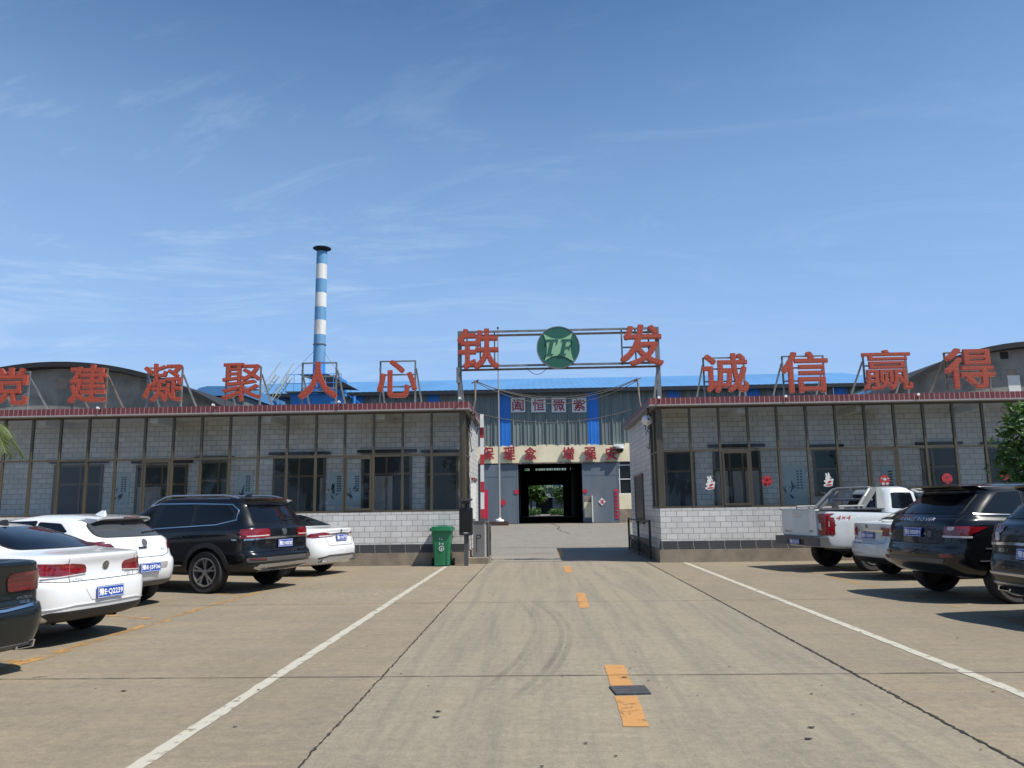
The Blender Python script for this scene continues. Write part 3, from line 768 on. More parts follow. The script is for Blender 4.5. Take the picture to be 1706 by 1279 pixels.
# cables between the two gatehouses
def sag(a, b, s, n=18):
    a, b = Vector(a), Vector(b); return [a + (b - a) * i / n - Vector((0, 0, 4 * s * (i / n) * (1 - i / n))) for i in range(n + 1)]
p1, p2 = P(792, 634, 23.4), P(1062, 631, 24.5)
for p, q, lab in ((p1, P(787, 688, 23.2), "bent thin cable pole at the gate end of the left roof"), (p2, P(1070, 690, 24.3), "thin cable pole at the gate end of the right roof")):
    m = MB(); m.path([q, q * .6 + p * .4 + Vector((.05 if p is p1 else -.03, 0, 0)), p], .03, 8); m.path([p - Vector((.12, 0, .08)), p + Vector((.1, 0, .03))], .02, 6)
    tag(m.build("cable_pole", "rust_steel"), lab, "pole")
m = MB(); m.path(sag(p1, p2, .62), .016, 5); m.path(sag(p1 - Vector((0, 0, .04)), p2 - Vector((0, 0, .05)), .72), .012, 5); m.path(sag(p1 - Vector((0, 0, .02)), p2 + Vector((0, 0, .02)), .55), .01, 5)
tag(m.build("overhead_cable", "cable"), "upper bundle of black cables sagging across the gate under the sign", "cable")
m = MB(); m.path(sag(P(793, 688, 23.2), P(1052, 682, 24.5), .35), .011, 5)
tag(m.build("overhead_cable", "cable"), "lower single cable sagging across the gate before the white placards", "cable")
m = MB(); m.path(sag(P(877, 612, 21.7), P(912, 612, 21.7), .2, 10), .008, 5)
tag(m.build("overhead_cable", "cable"), "short loose wire hanging under the green emblem", "cable")
# cable tangles and horn at the corners
def tangle(c, seed, lab, sx):
    rg = random.Random(seed); m = MB()
    for k in range(5):
        pts = [c + Vector((sx * rg.uniform(0, .1), rg.uniform(-.1, .1), rg.uniform(.05, .2)))]
        for j in range(8): pts.append(pts[-1] + Vector((rg.uniform(-.06, .06), rg.uniform(-.03, .12), rg.uniform(-.17, .05))))
        m.path(pts, .012, 5)
    m.path([c, c + Vector((-sx * .05, .5, -.3)), c + Vector((-sx * .02, .8, -.9)), c + Vector((0, 1.2, -.8))], .012, 5)
    tag(m.build("cable_tangle", "cable"), lab, "cable")
tangle(Vector((-1.96, 21.75, 4.05)), 3, "tangle of black wires under the left parapet's gate corner", 1)
tangle(Vector((3.17, 21.75, 4.05)), 5, "tangle of black wires under the right parapet's gate corner", -1)
root = empty("horn_speaker", (3.05, 21.7, 3.95), "grey horn speaker under the right parapet's gate corner", "speaker")
MB().lathe([(.03, .0), (.05, .12), (.09, .22), (.14, .28), (.15, .29), (.13, .275), (.05, .15)], (3.05, 21.45, 3.9), 'y', 16).build("horn", "white_metal", root, smooth=True)
MB().box(3.0, 3.2, 21.72, 21.84, 3.86, 3.98).build("bracket", "grey_steel", root)

# ------------------------------------------------------------------ gate furniture
def loc_build(root, mb, name, mat, **k): return mb.build(name, mat, root, **k)
# wheelie bin
bc = Vector((P(737, 930, 21.15).x, 21.15, 0)); root = empty("wheelie_bin", bc, "green wheelie bin standing at the corner of the left gatehouse", "bin")
m = MB(); n = 4
lv = [(.20, .19, .07), (.215, .215, .3), (.245, .25, .70), (.265, .275, .93)]; vs = []
for wx, wy, z in lv:
    vs += [(bc.x + x, bc.y + y, z) for x, y in rnd([(-wx, -wy), (wx, -wy), (wx, wy), (-wx, wy)], .05, 3)]
k = len(vs) // len(lv); fs = [(j * k + i, j * k + (i + 1) % k, (j + 1) * k + (i + 1) % k, (j + 1) * k + i) for j in range(len(lv) - 1) for i in range(k)]
m.add(vs, fs + [tuple(range(k))]); m.box(bc.x - .2, bc.x + .2, bc.y - .19, bc.y + .17, .03, .069)
for s in (-1, 1): m.prism([(bc.x + s * .155 - .012, bc.y - .198, .08), (bc.x + s * .155 + .012, bc.y - .198, .08), (bc.x + s * .155 + .012, bc.y - .232, .62), (bc.x + s * .155 - .012, bc.y - .232, .62)], (0, -.014, 0))
m.build("bin_body", "bin_green", root, smooth=True)
m = MB(); q = rnd([(-.31, -.33), (.31, -.33), (.31, .30), (-.31, .30)], .06, 3)
m.prism([(bc.x + x, bc.y + y, .935) for x, y in q], (0, 0, .075)); q = rnd([(-.27, -.27), (.27, -.27), (.27, .26), (-.27, .26)], .08, 3)
m.prism([(bc.x + x, bc.y + y, 1.011) for x, y in q], (0, 0, .035)); m.box(bc.x - .13, bc.x + .13, bc.y - .05, bc.y + .05, 1.047, 1.065)
m.tube((bc.x - .24, bc.y + .34, .97), (bc.x + .24, bc.y + .34, .97), .02); m.build("bin_lid", "bin_green", root, smooth=True)
for s in (-1, 1): MB().tube((bc.x + s * .27, bc.y + .24, .10), (bc.x + s * .31, bc.y + .24, .10), .10, 18).build("wheel", "rubber", root)
m = MB(); rg = random.Random(4)
def strokes(x0, z0, wd, hh, yv, nn):
    for i in range(nn):
        if rg.random() < .5: a = rg.uniform(0, wd); m.box(bc.x + x0 + a - .006, bc.x + x0 + a + .006, yv - .004, yv, z0, z0 + hh * rg.uniform(.5, 1))
        else: b = rg.uniform(0, hh); m.box(bc.x + x0, bc.x + x0 + wd * rg.uniform(.4, 1), yv - .003, yv + .001, z0 + b - .005, z0 + b + .005)
strokes(-.07, .70, .05, .09, bc.y - .252, 5); strokes(.0, .70, .06, .09, bc.y - .252, 5); strokes(-.06, .56, .13, .07, bc.y - .243, 6)
m.lathe([(.055, 0), (.068, 0), (.068, -.004), (.055, -.004)], (bc.x + .005, bc.y - .235, .47), 'y', 20, close=True)
m.prism([(bc.x + .005 + x, bc.y - .234, .47 + z) for x, z in ((-.025, -.022), (.027, -.022), (.0, .027))], (0, -.005, 0))
m.build("white_print", "plate_white", root)

# plate display terminal
dx, dy = P(777, 930, 21.1).x, 21.1
root = empty("display_terminal", (dx, dy, 0), "black parking display terminal on a grey post beside the green bin", "terminal")
MB().box(dx - .055, dx + .055, dy - .05, dy + .05, 0, .86).build("post", "post_grey", root)
m = MB(); m.prism([(x + dx, dy - .12, z) for x, z in rnd([(-.18, .80), (.18, .80), (.18, 1.54), (-.18, 1.54)], .05)], (0, .13, 0)); cs = m.build("display_case", "plastic_black", root)
m = MB(); m.prism([(x + dx, dy - .122, z) for x, z in rnd([(-.15, .90), (.15, .90), (.15, 1.50), (-.15, 1.50)], .03)], (0, -.006, 0)); o = m.build("screen", "screen_black", None); o.parent = cs; o.data.transform(Matrix.Translation(-Vector(root.location)))
m = MB(); m.box(dx - .06, dx + .06, dy - .126, dy - .123, .862, .876); o = m.build("printed_strip", "plate_white", None); o.parent = cs; o.data.transform(Matrix.Translation(-Vector(root.location)))
m = MB(); m.box(dx - .04, dx + .04, dy - .06, dy + .02, 1.54, 1.64); m.box(dx - .1, dx + .1, dy - .2, dy + .1, 1.64, 1.70); m.add([(dx - .13, dy - .26, 1.73), (dx + .15, dy - .26, 1.73), (dx + .17, dy + .1, 1.78), (dx - .15, dy + .1, 1.78)] + [(dx - .13, dy - .26, 1.70), (dx + .15, dy - .26, 1.70), (dx + .17, dy + .1, 1.75), (dx - .15, dy + .1, 1.75)], [(0, 1, 2, 3), (7, 6, 5, 4), (0, 4, 5, 1), (1, 5, 6, 2), (2, 6, 7, 3), (3, 7, 4, 0)])
m.build("camera_head", "plastic_black", root)

# barrier
cx, cy = P(798, 900, 22.3).x, 22.3
m = MB(); a = P(803, 930, 22.0); m.box(cx - .45, cx + .30, cy - .55, cy + .5, 0, .16)
tag(m.build("concrete_block", "plinth_concrete"), "low concrete block under the grey barrier cabinet", "block")
root = empty("barrier_gate", (cx, cy, .16), "grey parking barrier cabinet marked P with its striped arm raised upright", "barrier")
m = MB(); m.prism([(cx + x, cy - .2, z) for x, z in rnd([(-.15, .162), (.15, .162), (.15, 1.12), (-.15, 1.12)], .02)], (0, .36, 0)); cs = m.build("cabinet", "grey_cabinet", root)
m = MB(); m.box(cx - .17, cx + .17, cy - .22, cy + .18, 1.122, 1.16); o = m.build("cabinet_lid", "post_grey", None); o.parent = cs; o.data.transform(Matrix.Translation(-Vector(root.location)))
m = MB(); m.box(cx - .055, cx - .04, cy - .207, cy - .201, .30, .78)
m.prism([(cx - .039 + x, cy - .201, .78 + z) for x, z in ([(0, 0), (.07, 0)] + [(.07 + .05 * math.sin(t), -.05 + .05 * math.cos(t)) for t in (.5, 1, 1.57, 2.1, 2.6)] + [(.07, -.1), (0, -.1), (0, -.085), (.065, -.085)] + [(.068 + .034 * math.sin(t), -.05 + .034 * math.cos(t)) for t in (2.6, 2.1, 1.57, 1, .5)] + [(.065, -.015), (0, -.015)])], (0, -.006, 0))
o = m.build("letter_p", "cable", None); o.parent = cs; o.data.transform(Matrix.Translation(-Vector(root.location)))
ax = P(803.5, 800, cy).x; m = MB(); zA, zB = 1.17, P(803.5, 690, cy).z; m.box(ax - .05, ax + .05, cy - .03, cy + .03, zA, zB); arm = m.build("barrier_arm", "white_metal", root)
m = MB(); k = 0; z = zA + .02
while z < zB - .5:
    m.box(ax - .053, ax + .053, cy - .034, cy + .034, z, z + .30); z += .78
o = m.build("red_stripe", "sticker_red", None); o.parent = arm; o.data.transform(Matrix.Translation(-Vector(root.location)))
m = MB(); m.box(ax - .07, ax + .07, cy - .06, cy + .07, 1.16, 1.24); m.build("arm_clamp", "post_grey", root)
for i, (px, Y, h, lab) in enumerate(((813, 22.2, 1.12, "grey bollard post at the road side of the barrier cabinet"), (816.5, 23.2, 1.0, "thin grey post behind the barrier cabinet"))):
    x = P(px, 900, Y).x; m = MB(); m.tube((x, Y, 0), (x, Y, h), .045 if i == 0 else .03, 12); m.tube((x, Y, h), (x, Y, h + .03), .05 if i == 0 else .035, 12, r2=.02)
    m.tube((x, Y, 0), (x, Y, .02), .09, 12); tag(m.build("bollard", "post_grey"), lab, "bollard", "grey posts by the barrier")
# sliding gate panel folded along the right gatehouse
gx = P(1049, 900, 26.8).x
root = empty("sliding_gate", (gx, 24.5, 0), "low black railing gate drawn back along the right gatehouse side wall", "gate")
m = MB()
for y in (22.3, 24.6, 26.9): m.bar((gx + (26.9 - y) * .015, y, .04), (gx + (26.9 - y) * .015, y, 1.12), .06)
m.build("post", "black_metal", root)
m = MB()
for z in (.1, .55, 1.08): m.bar((gx + .065, 22.3, z), (gx, 26.9, z), .045)
m.bar((gx + .065, 22.3, .15), (gx + .03, 24.6, .52), .03); m.bar((gx + .03, 24.6, .15), (gx, 26.9, .52), .03)
m.build("rail", "black_metal", root)
m = MB()
for i in range(22): y = 22.5 + .2 * i; m.bar((gx + (26.9 - y) * .014, y, .12), (gx + (26.9 - y) * .014, y, .54), .018)
m.build("baluster", "black_metal", root)

# ------------------------------------------------------------------ factory hall behind the gate
YH, YB = 70.0, 121.0
ox0, ox1, oz = P(863.5, 800, YH).x, P(970, 800, YH).x, P(915, 772, YH).z
zband0, zband1 = P(920, 770.5, YH).z, P(920, 742, YH).z; zeave = P(920, 653, YH - .6).z
hx0, hx1 = -31.5, 33.5
hall = empty("factory_hall", ((ox0 + ox1) / 2, YH, 0), "large corrugated hall with blue roof and cream band behind the gate", "building")
def corr(m, x0, x1, y, z0, z1, pitch=.32, amp=.055):
    n = int((x1 - x0) / pitch); prof = []
    for i in range(n):
        xx = x0 + (x1 - x0) * i / n; p = (x1 - x0) / n
        q_ = amp * (2.4 if i % 3 == 0 else .8); prof += [(xx, y), (xx + p * .55, y), (xx + p * .66, y - q_), (xx + p * .90, y - q_)]
    prof.append((x1, y)); vs = [(x, yy, z) for x, yy in prof for z in (z0, z1)]
    m.add(vs, [(2 * i, 2 * i + 2, 2 * i + 3, 2 * i + 1) for i in range(len(prof) - 1)])
def corr_facade(m, segs, y, z0, z1):
    for a, b in segs: corr(m, a, b, y, z0, z1)
stripes = [(P(a, 700, YH).x, P(b, 700, YH).x) for a, b in ((831, 850.5), (979, 997.5), (1113, 1134), (1246, 1268), (1392, 1414), (585, 606), (712, 732), (455, 476))]; stripes.sort()
segs = []; cur = hx0
for a, b in stripes: segs.append((cur, a)); cur = b
segs.append((cur, hx1))
m = MB(); corr_facade(m, segs, YH - .05, zband1, zeave + .1); m.build("upper_cladding", "corrugated_grey", hall, fix=False)
for a, b in stripes:
    m = MB(); corr(m, a, b, YH - .10, zband1 - .02, zeave + .1, .28, .014); m.build("blue_stripe", "blue_panel", hall, fix=False)
m = MB()
for a, b in ((hx0, ox0), (ox1, P(1030.5, 800, YH).x), ): m.box(a, b, YH + .02, YH + .3, 0, zband0 - .05)
wx0, wx1 = P(1030.5, 800, YH).x, hx1
m.build("lower_wall", "grey_door", hall)
m = MB(); m.box(wx0, wx1, YH, YH + .3, 1.2, P(1040, 823, YH).z); m.build("cream_dado", "cream_wall", hall)
m = MB(); m.box(wx0, wx1, YH - .02, YH + .3, 0, 1.2); m.build("dado_base", "plinth_concrete", hall)
m = MB(); zz0 = P(1040, 823, YH).z
for k in range(7):
    x = wx0 + .1 + 1.02 * k; m.box(x - .04, x + .04, YH + .03, YH + .11, zz0, zband0)
for z in (zz0, zz0 + 1.3, zz0 + 2.55): m.box(wx0, wx0 + 6.2, YH + .035, YH + .105, z, z + .08)
wf = m.build("window", "white_metal", hall)
m = MB(); m.box(wx0, wx0 + 6.2, YH + .12, YH + .14, zz0, zband0); o = m.build("pane", "door_dark", None); o.parent = wf; o.data.transform(Matrix.Translation(-Vector(hall.location)))
m = MB(); m.box(wx0 + 6.2, wx1, YH, YH + .3, zz0 + .01, zband0); m.build("side_cladding", "cream_wall", hall)
m = MB(); rg = random.Random(2); xs = [hx0 + (hx1 - hx0) * i / 260 for i in range(261)]
vs = []
for x in xs: vs += [(x, YH - .16, zband0), (x, YH - .16, zband1 + rg.uniform(-.06, .10))]
vs2 = [(x, .12 + y, z) for x, y, z in vs]
n2 = len(vs); m.add(vs + vs2, [(i, i + 2, i + 3, i + 1) for i in range(0, n2 - 2, 2)] + [(i + 1, i + 3, n2 + i + 3, n2 + i + 1) for i in range(0, n2 - 2, 2)] + [(i, n2 + i, n2 + i + 2, i + 2) for i in range(0, n2 - 2, 2)])
m.build("cream_band", "cream_wall", hall)
m = MB(); m.box(ox0 - .4, ox1 + 1.0, YH - .30, YH - .17, zband0 - .10, zband0 + .02); m.box(ox1 + 1.0, wx0 - .1, YH - .26, YH - .17, zband0 - .08, zband0 - .0); m.build("door_track", "rust_steel", hall)
# roof
m = MB(); yr0, yr1, zr1 = YH - .78, 86.0, P(900, 630.5, 86).z
corr_pts = []; n = 210
for i in range(n + 1):
    x = hx0 - .4 + (hx1 - hx0 + .8) * i / n; corr_pts.append((x, .018 if i % 2 else 0))
vs = []
for x, dz in corr_pts: vs += [(x, yr0 - .05, zeave + .30 + dz), (x, yr1, zr1 + dz), (x, YB, zeave + .4 + dz)]
m.add(vs, [(3 * i + j, 3 * i + 3 + j, 3 * i + 4 + j, 3 * i + 1 + j) for i in range(n) for j in (0, 1)])
m.build("roof", "blue_roof", hall, fix=False)
m = MB(); m.box(hx0 - .4, hx1 + .4, yr0, YH + .1, zeave + .02, zeave + .12); m.box(hx0 - .4, hx1 + .4, yr0 - .12, yr0, zeave - .06, zeave + .28); m.build("gutter", "fascia_dark", hall)
# gable ends, interior and the far opening
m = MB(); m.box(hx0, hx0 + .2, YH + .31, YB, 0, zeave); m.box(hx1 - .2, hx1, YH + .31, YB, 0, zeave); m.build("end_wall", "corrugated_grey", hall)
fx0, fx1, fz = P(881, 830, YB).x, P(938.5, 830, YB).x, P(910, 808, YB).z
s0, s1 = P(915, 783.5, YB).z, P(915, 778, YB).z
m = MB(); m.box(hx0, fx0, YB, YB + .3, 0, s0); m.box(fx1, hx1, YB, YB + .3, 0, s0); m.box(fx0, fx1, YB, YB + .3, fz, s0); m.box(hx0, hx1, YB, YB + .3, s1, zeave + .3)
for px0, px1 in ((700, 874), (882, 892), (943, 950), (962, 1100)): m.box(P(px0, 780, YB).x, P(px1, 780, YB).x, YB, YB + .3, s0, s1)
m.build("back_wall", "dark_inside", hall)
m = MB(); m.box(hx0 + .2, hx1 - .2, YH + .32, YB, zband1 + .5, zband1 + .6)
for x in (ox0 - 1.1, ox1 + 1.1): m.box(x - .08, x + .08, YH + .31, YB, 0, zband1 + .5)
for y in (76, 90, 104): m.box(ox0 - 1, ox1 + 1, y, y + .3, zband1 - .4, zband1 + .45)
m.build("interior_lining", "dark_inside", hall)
m = MB(); m.box(ox0 - 1, ox1 + 1, YH + .4, YB - .1, 0.002, .006); m.build("hall_floor_shade", "dark_inside", hall)  # near-black sheet over the concrete paints the dimness of the tunnel floor
# sliding doors with their wicket door
def sliding(x0, x1, wicket):
    m = MB(); m.box(x0, x1, YH - .13, YH - .03, .04, zband0 - .12)
    for x in (x0, x1 - .12): m.box(x, x + .12, YH - .15, YH - .131, .04, zband0 - .12)
    m.box(x0 + .12, x1 - .12, YH - .145, YH - .131, 4.2, 4.26)
    d = m.build("sliding_door", "grey_door", hall)
    def sub(nm, mb_, mt): o_ = mb_.build(nm, mt, None); o_.parent = d; o_.data.transform(Matrix.Translation(-Vector(hall.location)))
    if wicket:
        a, b = P(973.5, 870, YH).x, P(986, 870, YH).x; zt = P(980, 826, YH).z
        sub("wicket_opening", MB().box(a, b, YH - .136, YH - .133, .5, zt - .55), "cream_wall")
        sub("wicket_glass", MB().box(a, b, YH - .137, YH - .132, zt - .55, zt), "plinth_concrete")
        sub("wicket_leaf", MB().box(b, b + .08, YH - .95, YH - .152, .1, zt), "white_metal")
sliding(P(800, 800, YH).x, ox0, False); sliding(ox1, P(1030, 800, YH).x, True)

def hang(px, py, Y, wpx, hpx, name, mat, label, cat, diamond=False, txt=None, group=None, tmat="red_char"):
    c = P(px, py, Y); s = Y / F * .985; wd, hh = wpx * s, hpx * s; root = empty(name, (c.x, Y, c.z), label, cat, group)
    q = [(-.5, -.5), (.5, -.5), (.5, .5), (-.5, .5)] if not diamond else [(0, -.5), (.5, 0), (0, .5), (-.5, 0)]
    MB().prism([(c.x + x * wd, Y, c.z + z * hh) for x, z in q], (0, .015, 0)).build("sheet", mat, root)
    if txt:
        m = MB(); standing_text(m, txt, (c.x, Y - .012, c.z), wd * (.8 if not diamond else .5), hh * (.8 if not diamond else .5) * 1, .01, .014); m.build("character", tmat, root)
    return root
hang(1003, 835.5, YH - .18, 12, 13, "paper_diamond", "sticker_white", "white diamond with a red 福 on the right grey sliding door", "poster", True, "福", None, "couplet_red")
hang(838, 837, YH - .18, 11, 12.5, "paper_diamond", "couplet_red", "red diamond paper behind the flagpole on the left grey sliding door", "poster", True)
hang(860.5, 819, YH - .18, 7, 7, "door_paper", "couplet_red", "small red paper at the inner edge of the left sliding door", "poster")
hang(974.5, 818, YH - .18, 7, 5.5, "door_paper", "couplet_red", "small red paper above the wicket door", "poster")
r_ = hang(1027.5, 839, YH - .18, 6.2, 48, "couplet_strip", "couplet_red", "long red couplet strip at the right end of the grey sliding doors", "poster")
m = MB(); c = P(1027.5, 839, YH - .2)
for i in range(7): m = MB(); m.box(c.x - .07, c.x + .07, c.y - .012, c.y, c.z + .95 - i * .33, c.z + 1.12 - i * .33); m.build("ink_mark", "poster_ink", r_)
hang(809.5, 840, YH - .18, 7, 48, "couplet_strip", "couplet_red", "long red couplet strip beside the raised barrier arm", "poster")

for ch, px, lab in (("保", 814, "red character 保 on the cream band, nearest the left gatehouse"), ("理", 849, "red character 理 on the cream band left of the flagpole side gap"), ("念", 884, "red character 念 on the cream band above the dark doorway's left part"),
                    ("增", 947, "red character 增 on the cream band above the doorway's right part"), ("强", 984, "red character 强 on the cream band above the wicket door"), ("安", 1019, "red character 安 on the cream band beside the dome camera")):
    a, b = P(px - 10, 766, YH - .3), P(px + 9, 744.5, YH - .3); c = (a + b) / 2; m = MB(); standing_text(m, ch, (c.x, YH - .36, c.z), b.x - a.x, b.z - a.z, .16, .022)
    tag(m.build("wall_letter", "red_char"), lab, "letter", "red characters on the hall's cream band")
for ch, px, lab in (("闾", 863, "white placard with the boxed red character, leftmost of the four on the hall"), ("恒", 897, "white placard with red character 恒, second from the left on the hall"), ("微", 931, "white placard with red character 微, third from the left on the hall"), ("紫", 965, "white placard with red character 紫, rightmost of the four on the hall")):
    hang(px, 674.5, YH - .2, 24.5, 25, "placard", "placard", lab, "sign", False, "阖" if px == 863 else ch, "white placards high on the hall front")
    # thicker strokes: second pass is part of the character mesh itself
# dome camera on the band
c = P(1033, 747, YH - .5); root = empty("dome_camera", c, "white dome camera at the right end of the cream band", "camera")
MB().box(c.x - .55, c.x + .35, c.y - .2, c.y + .3, c.z + .18, c.z + .40).build("bracket", "white_metal", root)
MB().lathe([(0, -.42), (.18, -.38), (.30, -.2), (.32, 0), (.30, .02)], c, 'z', 16).build("dome", "screen_black", root, smooth=True)
MB().lathe([(.30, .0), (.36, 0), (.36, .17), (0, .17)], c, 'z', 16).build("housing", "white_metal", root)

# flagpole in its planter
yp = 65.5; a, b = P(832.3, 866, yp), P(826.2, 548, yp)
pl0, pl1 = P(816, 870, yp).x, P(847, 870, yp).x
tag(MB().box(pl0, pl1, yp - .7, yp + .9, 0, .34).build("planter", "planter_brick"), "low brick planter at the foot of the flagpole", "planter")
root = empty("flagpole", (a.x, yp, .34), "tall thin pale flagpole before the hall's left sliding door", "flagpole")
MB().tube((a.x, yp, .345), (a.x + .04, yp, b.z), .10, 12, r2=.04).build("pole", "curtain", root, smooth=True)
MB().lathe([(.38, 0), (.36, .12), (.15, .2), (.13, .3)], (a.x, yp, .34), 'z', 16).build("pole_base", "white_metal", root)
MB().lathe([(0, -.12), (.10, -.05), (.1, .05), (0, .12)], (a.x + .04, yp, b.z + .1), 'z', 12).build("finial", "post_grey", root)

# second hall seen through the tunnel
y2 = 152.0
h2 = empty("rear_hall", (1, y2, 0), "second grey green hall with dark door seen through the tunnel", "building")
m = MB(); d0, d1 = P(893, 850, y2).x, P(921, 850, y2).x; dz = P(905, 829, y2).z
m.box(-14, d0, y2, y2 + .3, 0, 6.6); m.box(d1, 17, y2, y2 + .3, 0, 6.6); m.box(d0, d1, y2, y2 + .3, dz, 6.6); m.build("wall", "grey_door", h2)
m = MB(); corr(m, -14, 17, y2 - .3, 5.0, 11, .5, .06); m.build("upper_cladding", "green_wall", h2, fix=False)
m = MB(); m.box(d0 - .3, d1 + .4, y2 - .5, y2 - .31, dz, dz + .75); m.build("door_track", "white_metal", h2)
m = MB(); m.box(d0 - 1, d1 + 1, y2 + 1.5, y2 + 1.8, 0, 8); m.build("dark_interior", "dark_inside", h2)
m = MB(); x = P(924, 815, 148).x; m.box(x, x + 8, 147, 151, 5.3, 7.2); m.build("blue_annex", "blue_panel", h2)

# ------------------------------------------------------------------ arched gable buildings either side
def arched(cx, zpk, Rr, Y, depth, zbase, half, label, vent, patch, side):
    root = empty("arched_building", (cx, Y, 0), label, "building")
    zc = zpk - Rr; A = math.asin(half / Rr); n = 40
    arc = [(cx + Rr * math.sin(-A + 2 * A * i / n), zc + Rr * math.cos(-A + 2 * A * i / n)) for i in range(n + 1)]
    m = MB(); m.prism([(x, Y, z - .02) for x, z in arc] + [(cx + half, Y, 0), (cx - half, Y, 0)], (0, .35, 0)); m.build("gable_wall", "cement_wall", root)
    for sx in (-1, 1): MB().box(cx + sx * half - .15, cx + sx * half + .15, Y + .36, Y + depth, 0, arc[0][1] - .05).build("side_wall", "cement_wall", root)
    m = MB(); vs = []
    for x, z in arc:
        nx, nz = (x - cx) / Rr, (z - zc) / Rr
        for y in (Y - .6, Y + depth):
            for t in (.0, .26): vs.append((x + nx * t, y, z + nz * t))
    fs = []
    for i in range(n):
        o = 4 * i; fs += [(o, o + 4, o + 6, o + 2), (o + 1, o + 3, o + 7, o + 5), (o, o + 1, o + 5, o + 4), (o + 2, o + 6, o + 7, o + 3)]
    fs += [(0, 2, 3, 1), (4 * n, 4 * n + 1, 4 * n + 3, 4 * n + 2)]
    m.add(vs, fs); m.build("roof", "dark_roofing", root)
    a, b = P(vent[0], vent[3], Y), P(vent[1], vent[2], Y)
    m = MB(); m.box(a.x, b.x, Y - .015, Y + .1, a.z, b.z); m.build("vent_window", "dark_inside" if side > 0 else "plinth_concrete", root)
    if patch:
        a, b = P(patch[0], patch[3], Y), P(patch[1], patch[2], Y); m = MB(); m.box(a.x, b.x, Y - .02, Y + .1, a.z, b.z); m.build("white_patch", "white_plaster", root)
        a, b = P(patch[0] - 3, patch[2], Y), P(patch[0] + 12, patch[2] - 10, Y); m = MB(); m.box(a.x, b.x, Y - .012, Y + .1, a.z, b.z); m.build("dark_patch", "plinth_concrete", root)
    # flashing strip
    return root
arched(P(100, 614, 40).x, P(100, 613.5, 40).z, 17.6, 40, 22, 0, 12.6, "old cement building with arched dark roof behind the left gatehouse", (92, 113, 629, 648), None, -1)
arched(P(1722, 579.5, 40).x, P(1722, 579.5, 40).z, 13.2, 40, 22, 0, 10.4, "old cement building with arched roof behind the right gatehouse", (1667, 1679, 586, 598), (1681, 1698, 625, 654), 1)
# blue sheds beside them
def shed(pts, Y, dep, label):
    q = [P(x, y, Y) for x, y in pts]; root = empty("blue_shed", (q[0].x, Y, 0), label, "shed")
    m = MB(); m.prism([(p.x, Y, p.z) for p in q], (0, dep, 0)); m.build("roof", "blue_roof", root)
    m = MB(); zb_ = min(p.z for p in q); m.box(min(p.x for p in q) + .2, max(p.x for p in q) - .2, Y + .2, Y + dep - .2, 0, zb_ - .02); m.build("wall", "corrugated_grey", root)
shed([(320, 655), (332, 646), (345, 643), (410, 643), (410, 659), (352, 659)], 50, 8, "low blue roofed shed between the left arched building and the chimney")
shed([(1420, 668), (1440, 651), (1480, 649), (1484, 662), (1470, 668)], 44, 4, "small blue roofed shed in front of the right arched gable")

# ------------------------------------------------------------------ chimney and dust collector
cx0 = P(536.5, 420, 60).x; ztop = P(537, 420, 60).z
root = empty("chimney", (cx0, 60, 0), "tall blue and white banded steel chimney with a flat rain cap", "chimney")
m = MB(); vs = []; prof = [(.56, 0)] + [(.56 - .13 * i / 30, ztop * i / 30) for i in range(1, 31)] + [(.38, ztop)]
m.lathe(prof, (cx0, 60, 0), 'z', 32); st = m.build("stack", "chimney_bands", root, smooth=True)
m = MB(); zc = P(537, 413.5, 60).z
m.lathe([(0, .16), (.3, .13), (.73, .0), (.73, -.05), (.3, .04), (0, .06)], (cx0, 60, zc), 'z', 40); m.build("rain_cap", "dark_roofing", root, smooth=True)
m = MB()
for i in range(6): t = math.pi / 3 * i + .3; m.tube((cx0 + .39 * math.cos(t), 60 + .39 * math.sin(t), ztop - .1), (cx0 + .39 * math.cos(t), 60 + .39 * math.sin(t), zc), .02, 6)
m.build("cap_leg", "black_metal", root)
zr_ = P(537, 575, 60).z; m = MB(); m.lathe([(.44, 0), (.52, 0), (.52, .09), (.44, .09)], (cx0, 60, zr_), 'z', 28, close=True); m.build("guy_ring", "rust_steel", root)
m = MB()
for ax, ay in ((-3.2, -1.5), (3.0, -1.5), (0, 4)): m.tube((cx0, 60, zr_), (cx0 + ax * 1.6, 60 + ay * 1.6, 8.0), .012, 5)
m.build("guy_wire", "cable", root)
yd = 57.0; root = empty("dust_collector", (P(520, 660, yd).x, yd, 0), "blue dust collector with railed platform and pale ladders at the chimney foot", "machine")
a = P(484, 660, yd); b = P(560, 640, yd)
m = MB(); m.box(a.x, b.x, yd, yd + 2.4, 0, P(540, 655, yd).z); m.box(P(528, 650, yd).x, P(566, 650, yd).x, yd + .1, yd + 2.2, P(540, 655, yd).z, P(540, 628, yd).z); m.build("casing", "blue_steel", root)
m = MB(); zp = P(510, 655, yd).z; m.box(a.x - .2, P(560, 650, yd).x, yd - .7, yd + .0, zp, zp + .08); m.build("platform", "grey_steel", root)
m = MB(); zt = P(510, 626, yd).z; xa, xb = a.x - .15, P(572, 650, yd).x
for i in range(8): x = xa + (xb - xa) * i / 7; m.tube((x, yd - .65, zp + .08), (x, yd - .65, zt), .025, 6)
for z in (zt, (zt + zp) / 2): m.tube((xa, yd - .65, z), (xb, yd - .65, z), .025, 6)
m.build("railing", "blue_steel", root)
m = MB(); p = [P(496, 623, yd - .3), P(545, 622, yd - .3), P(590, 646, yd - .3), P(560, 645, yd - .3)]
m.prism([q + Vector((0, 0, 0)) for q in p], (0, 1.6, .05)); m.build("canopy", "dark_roofing", root)
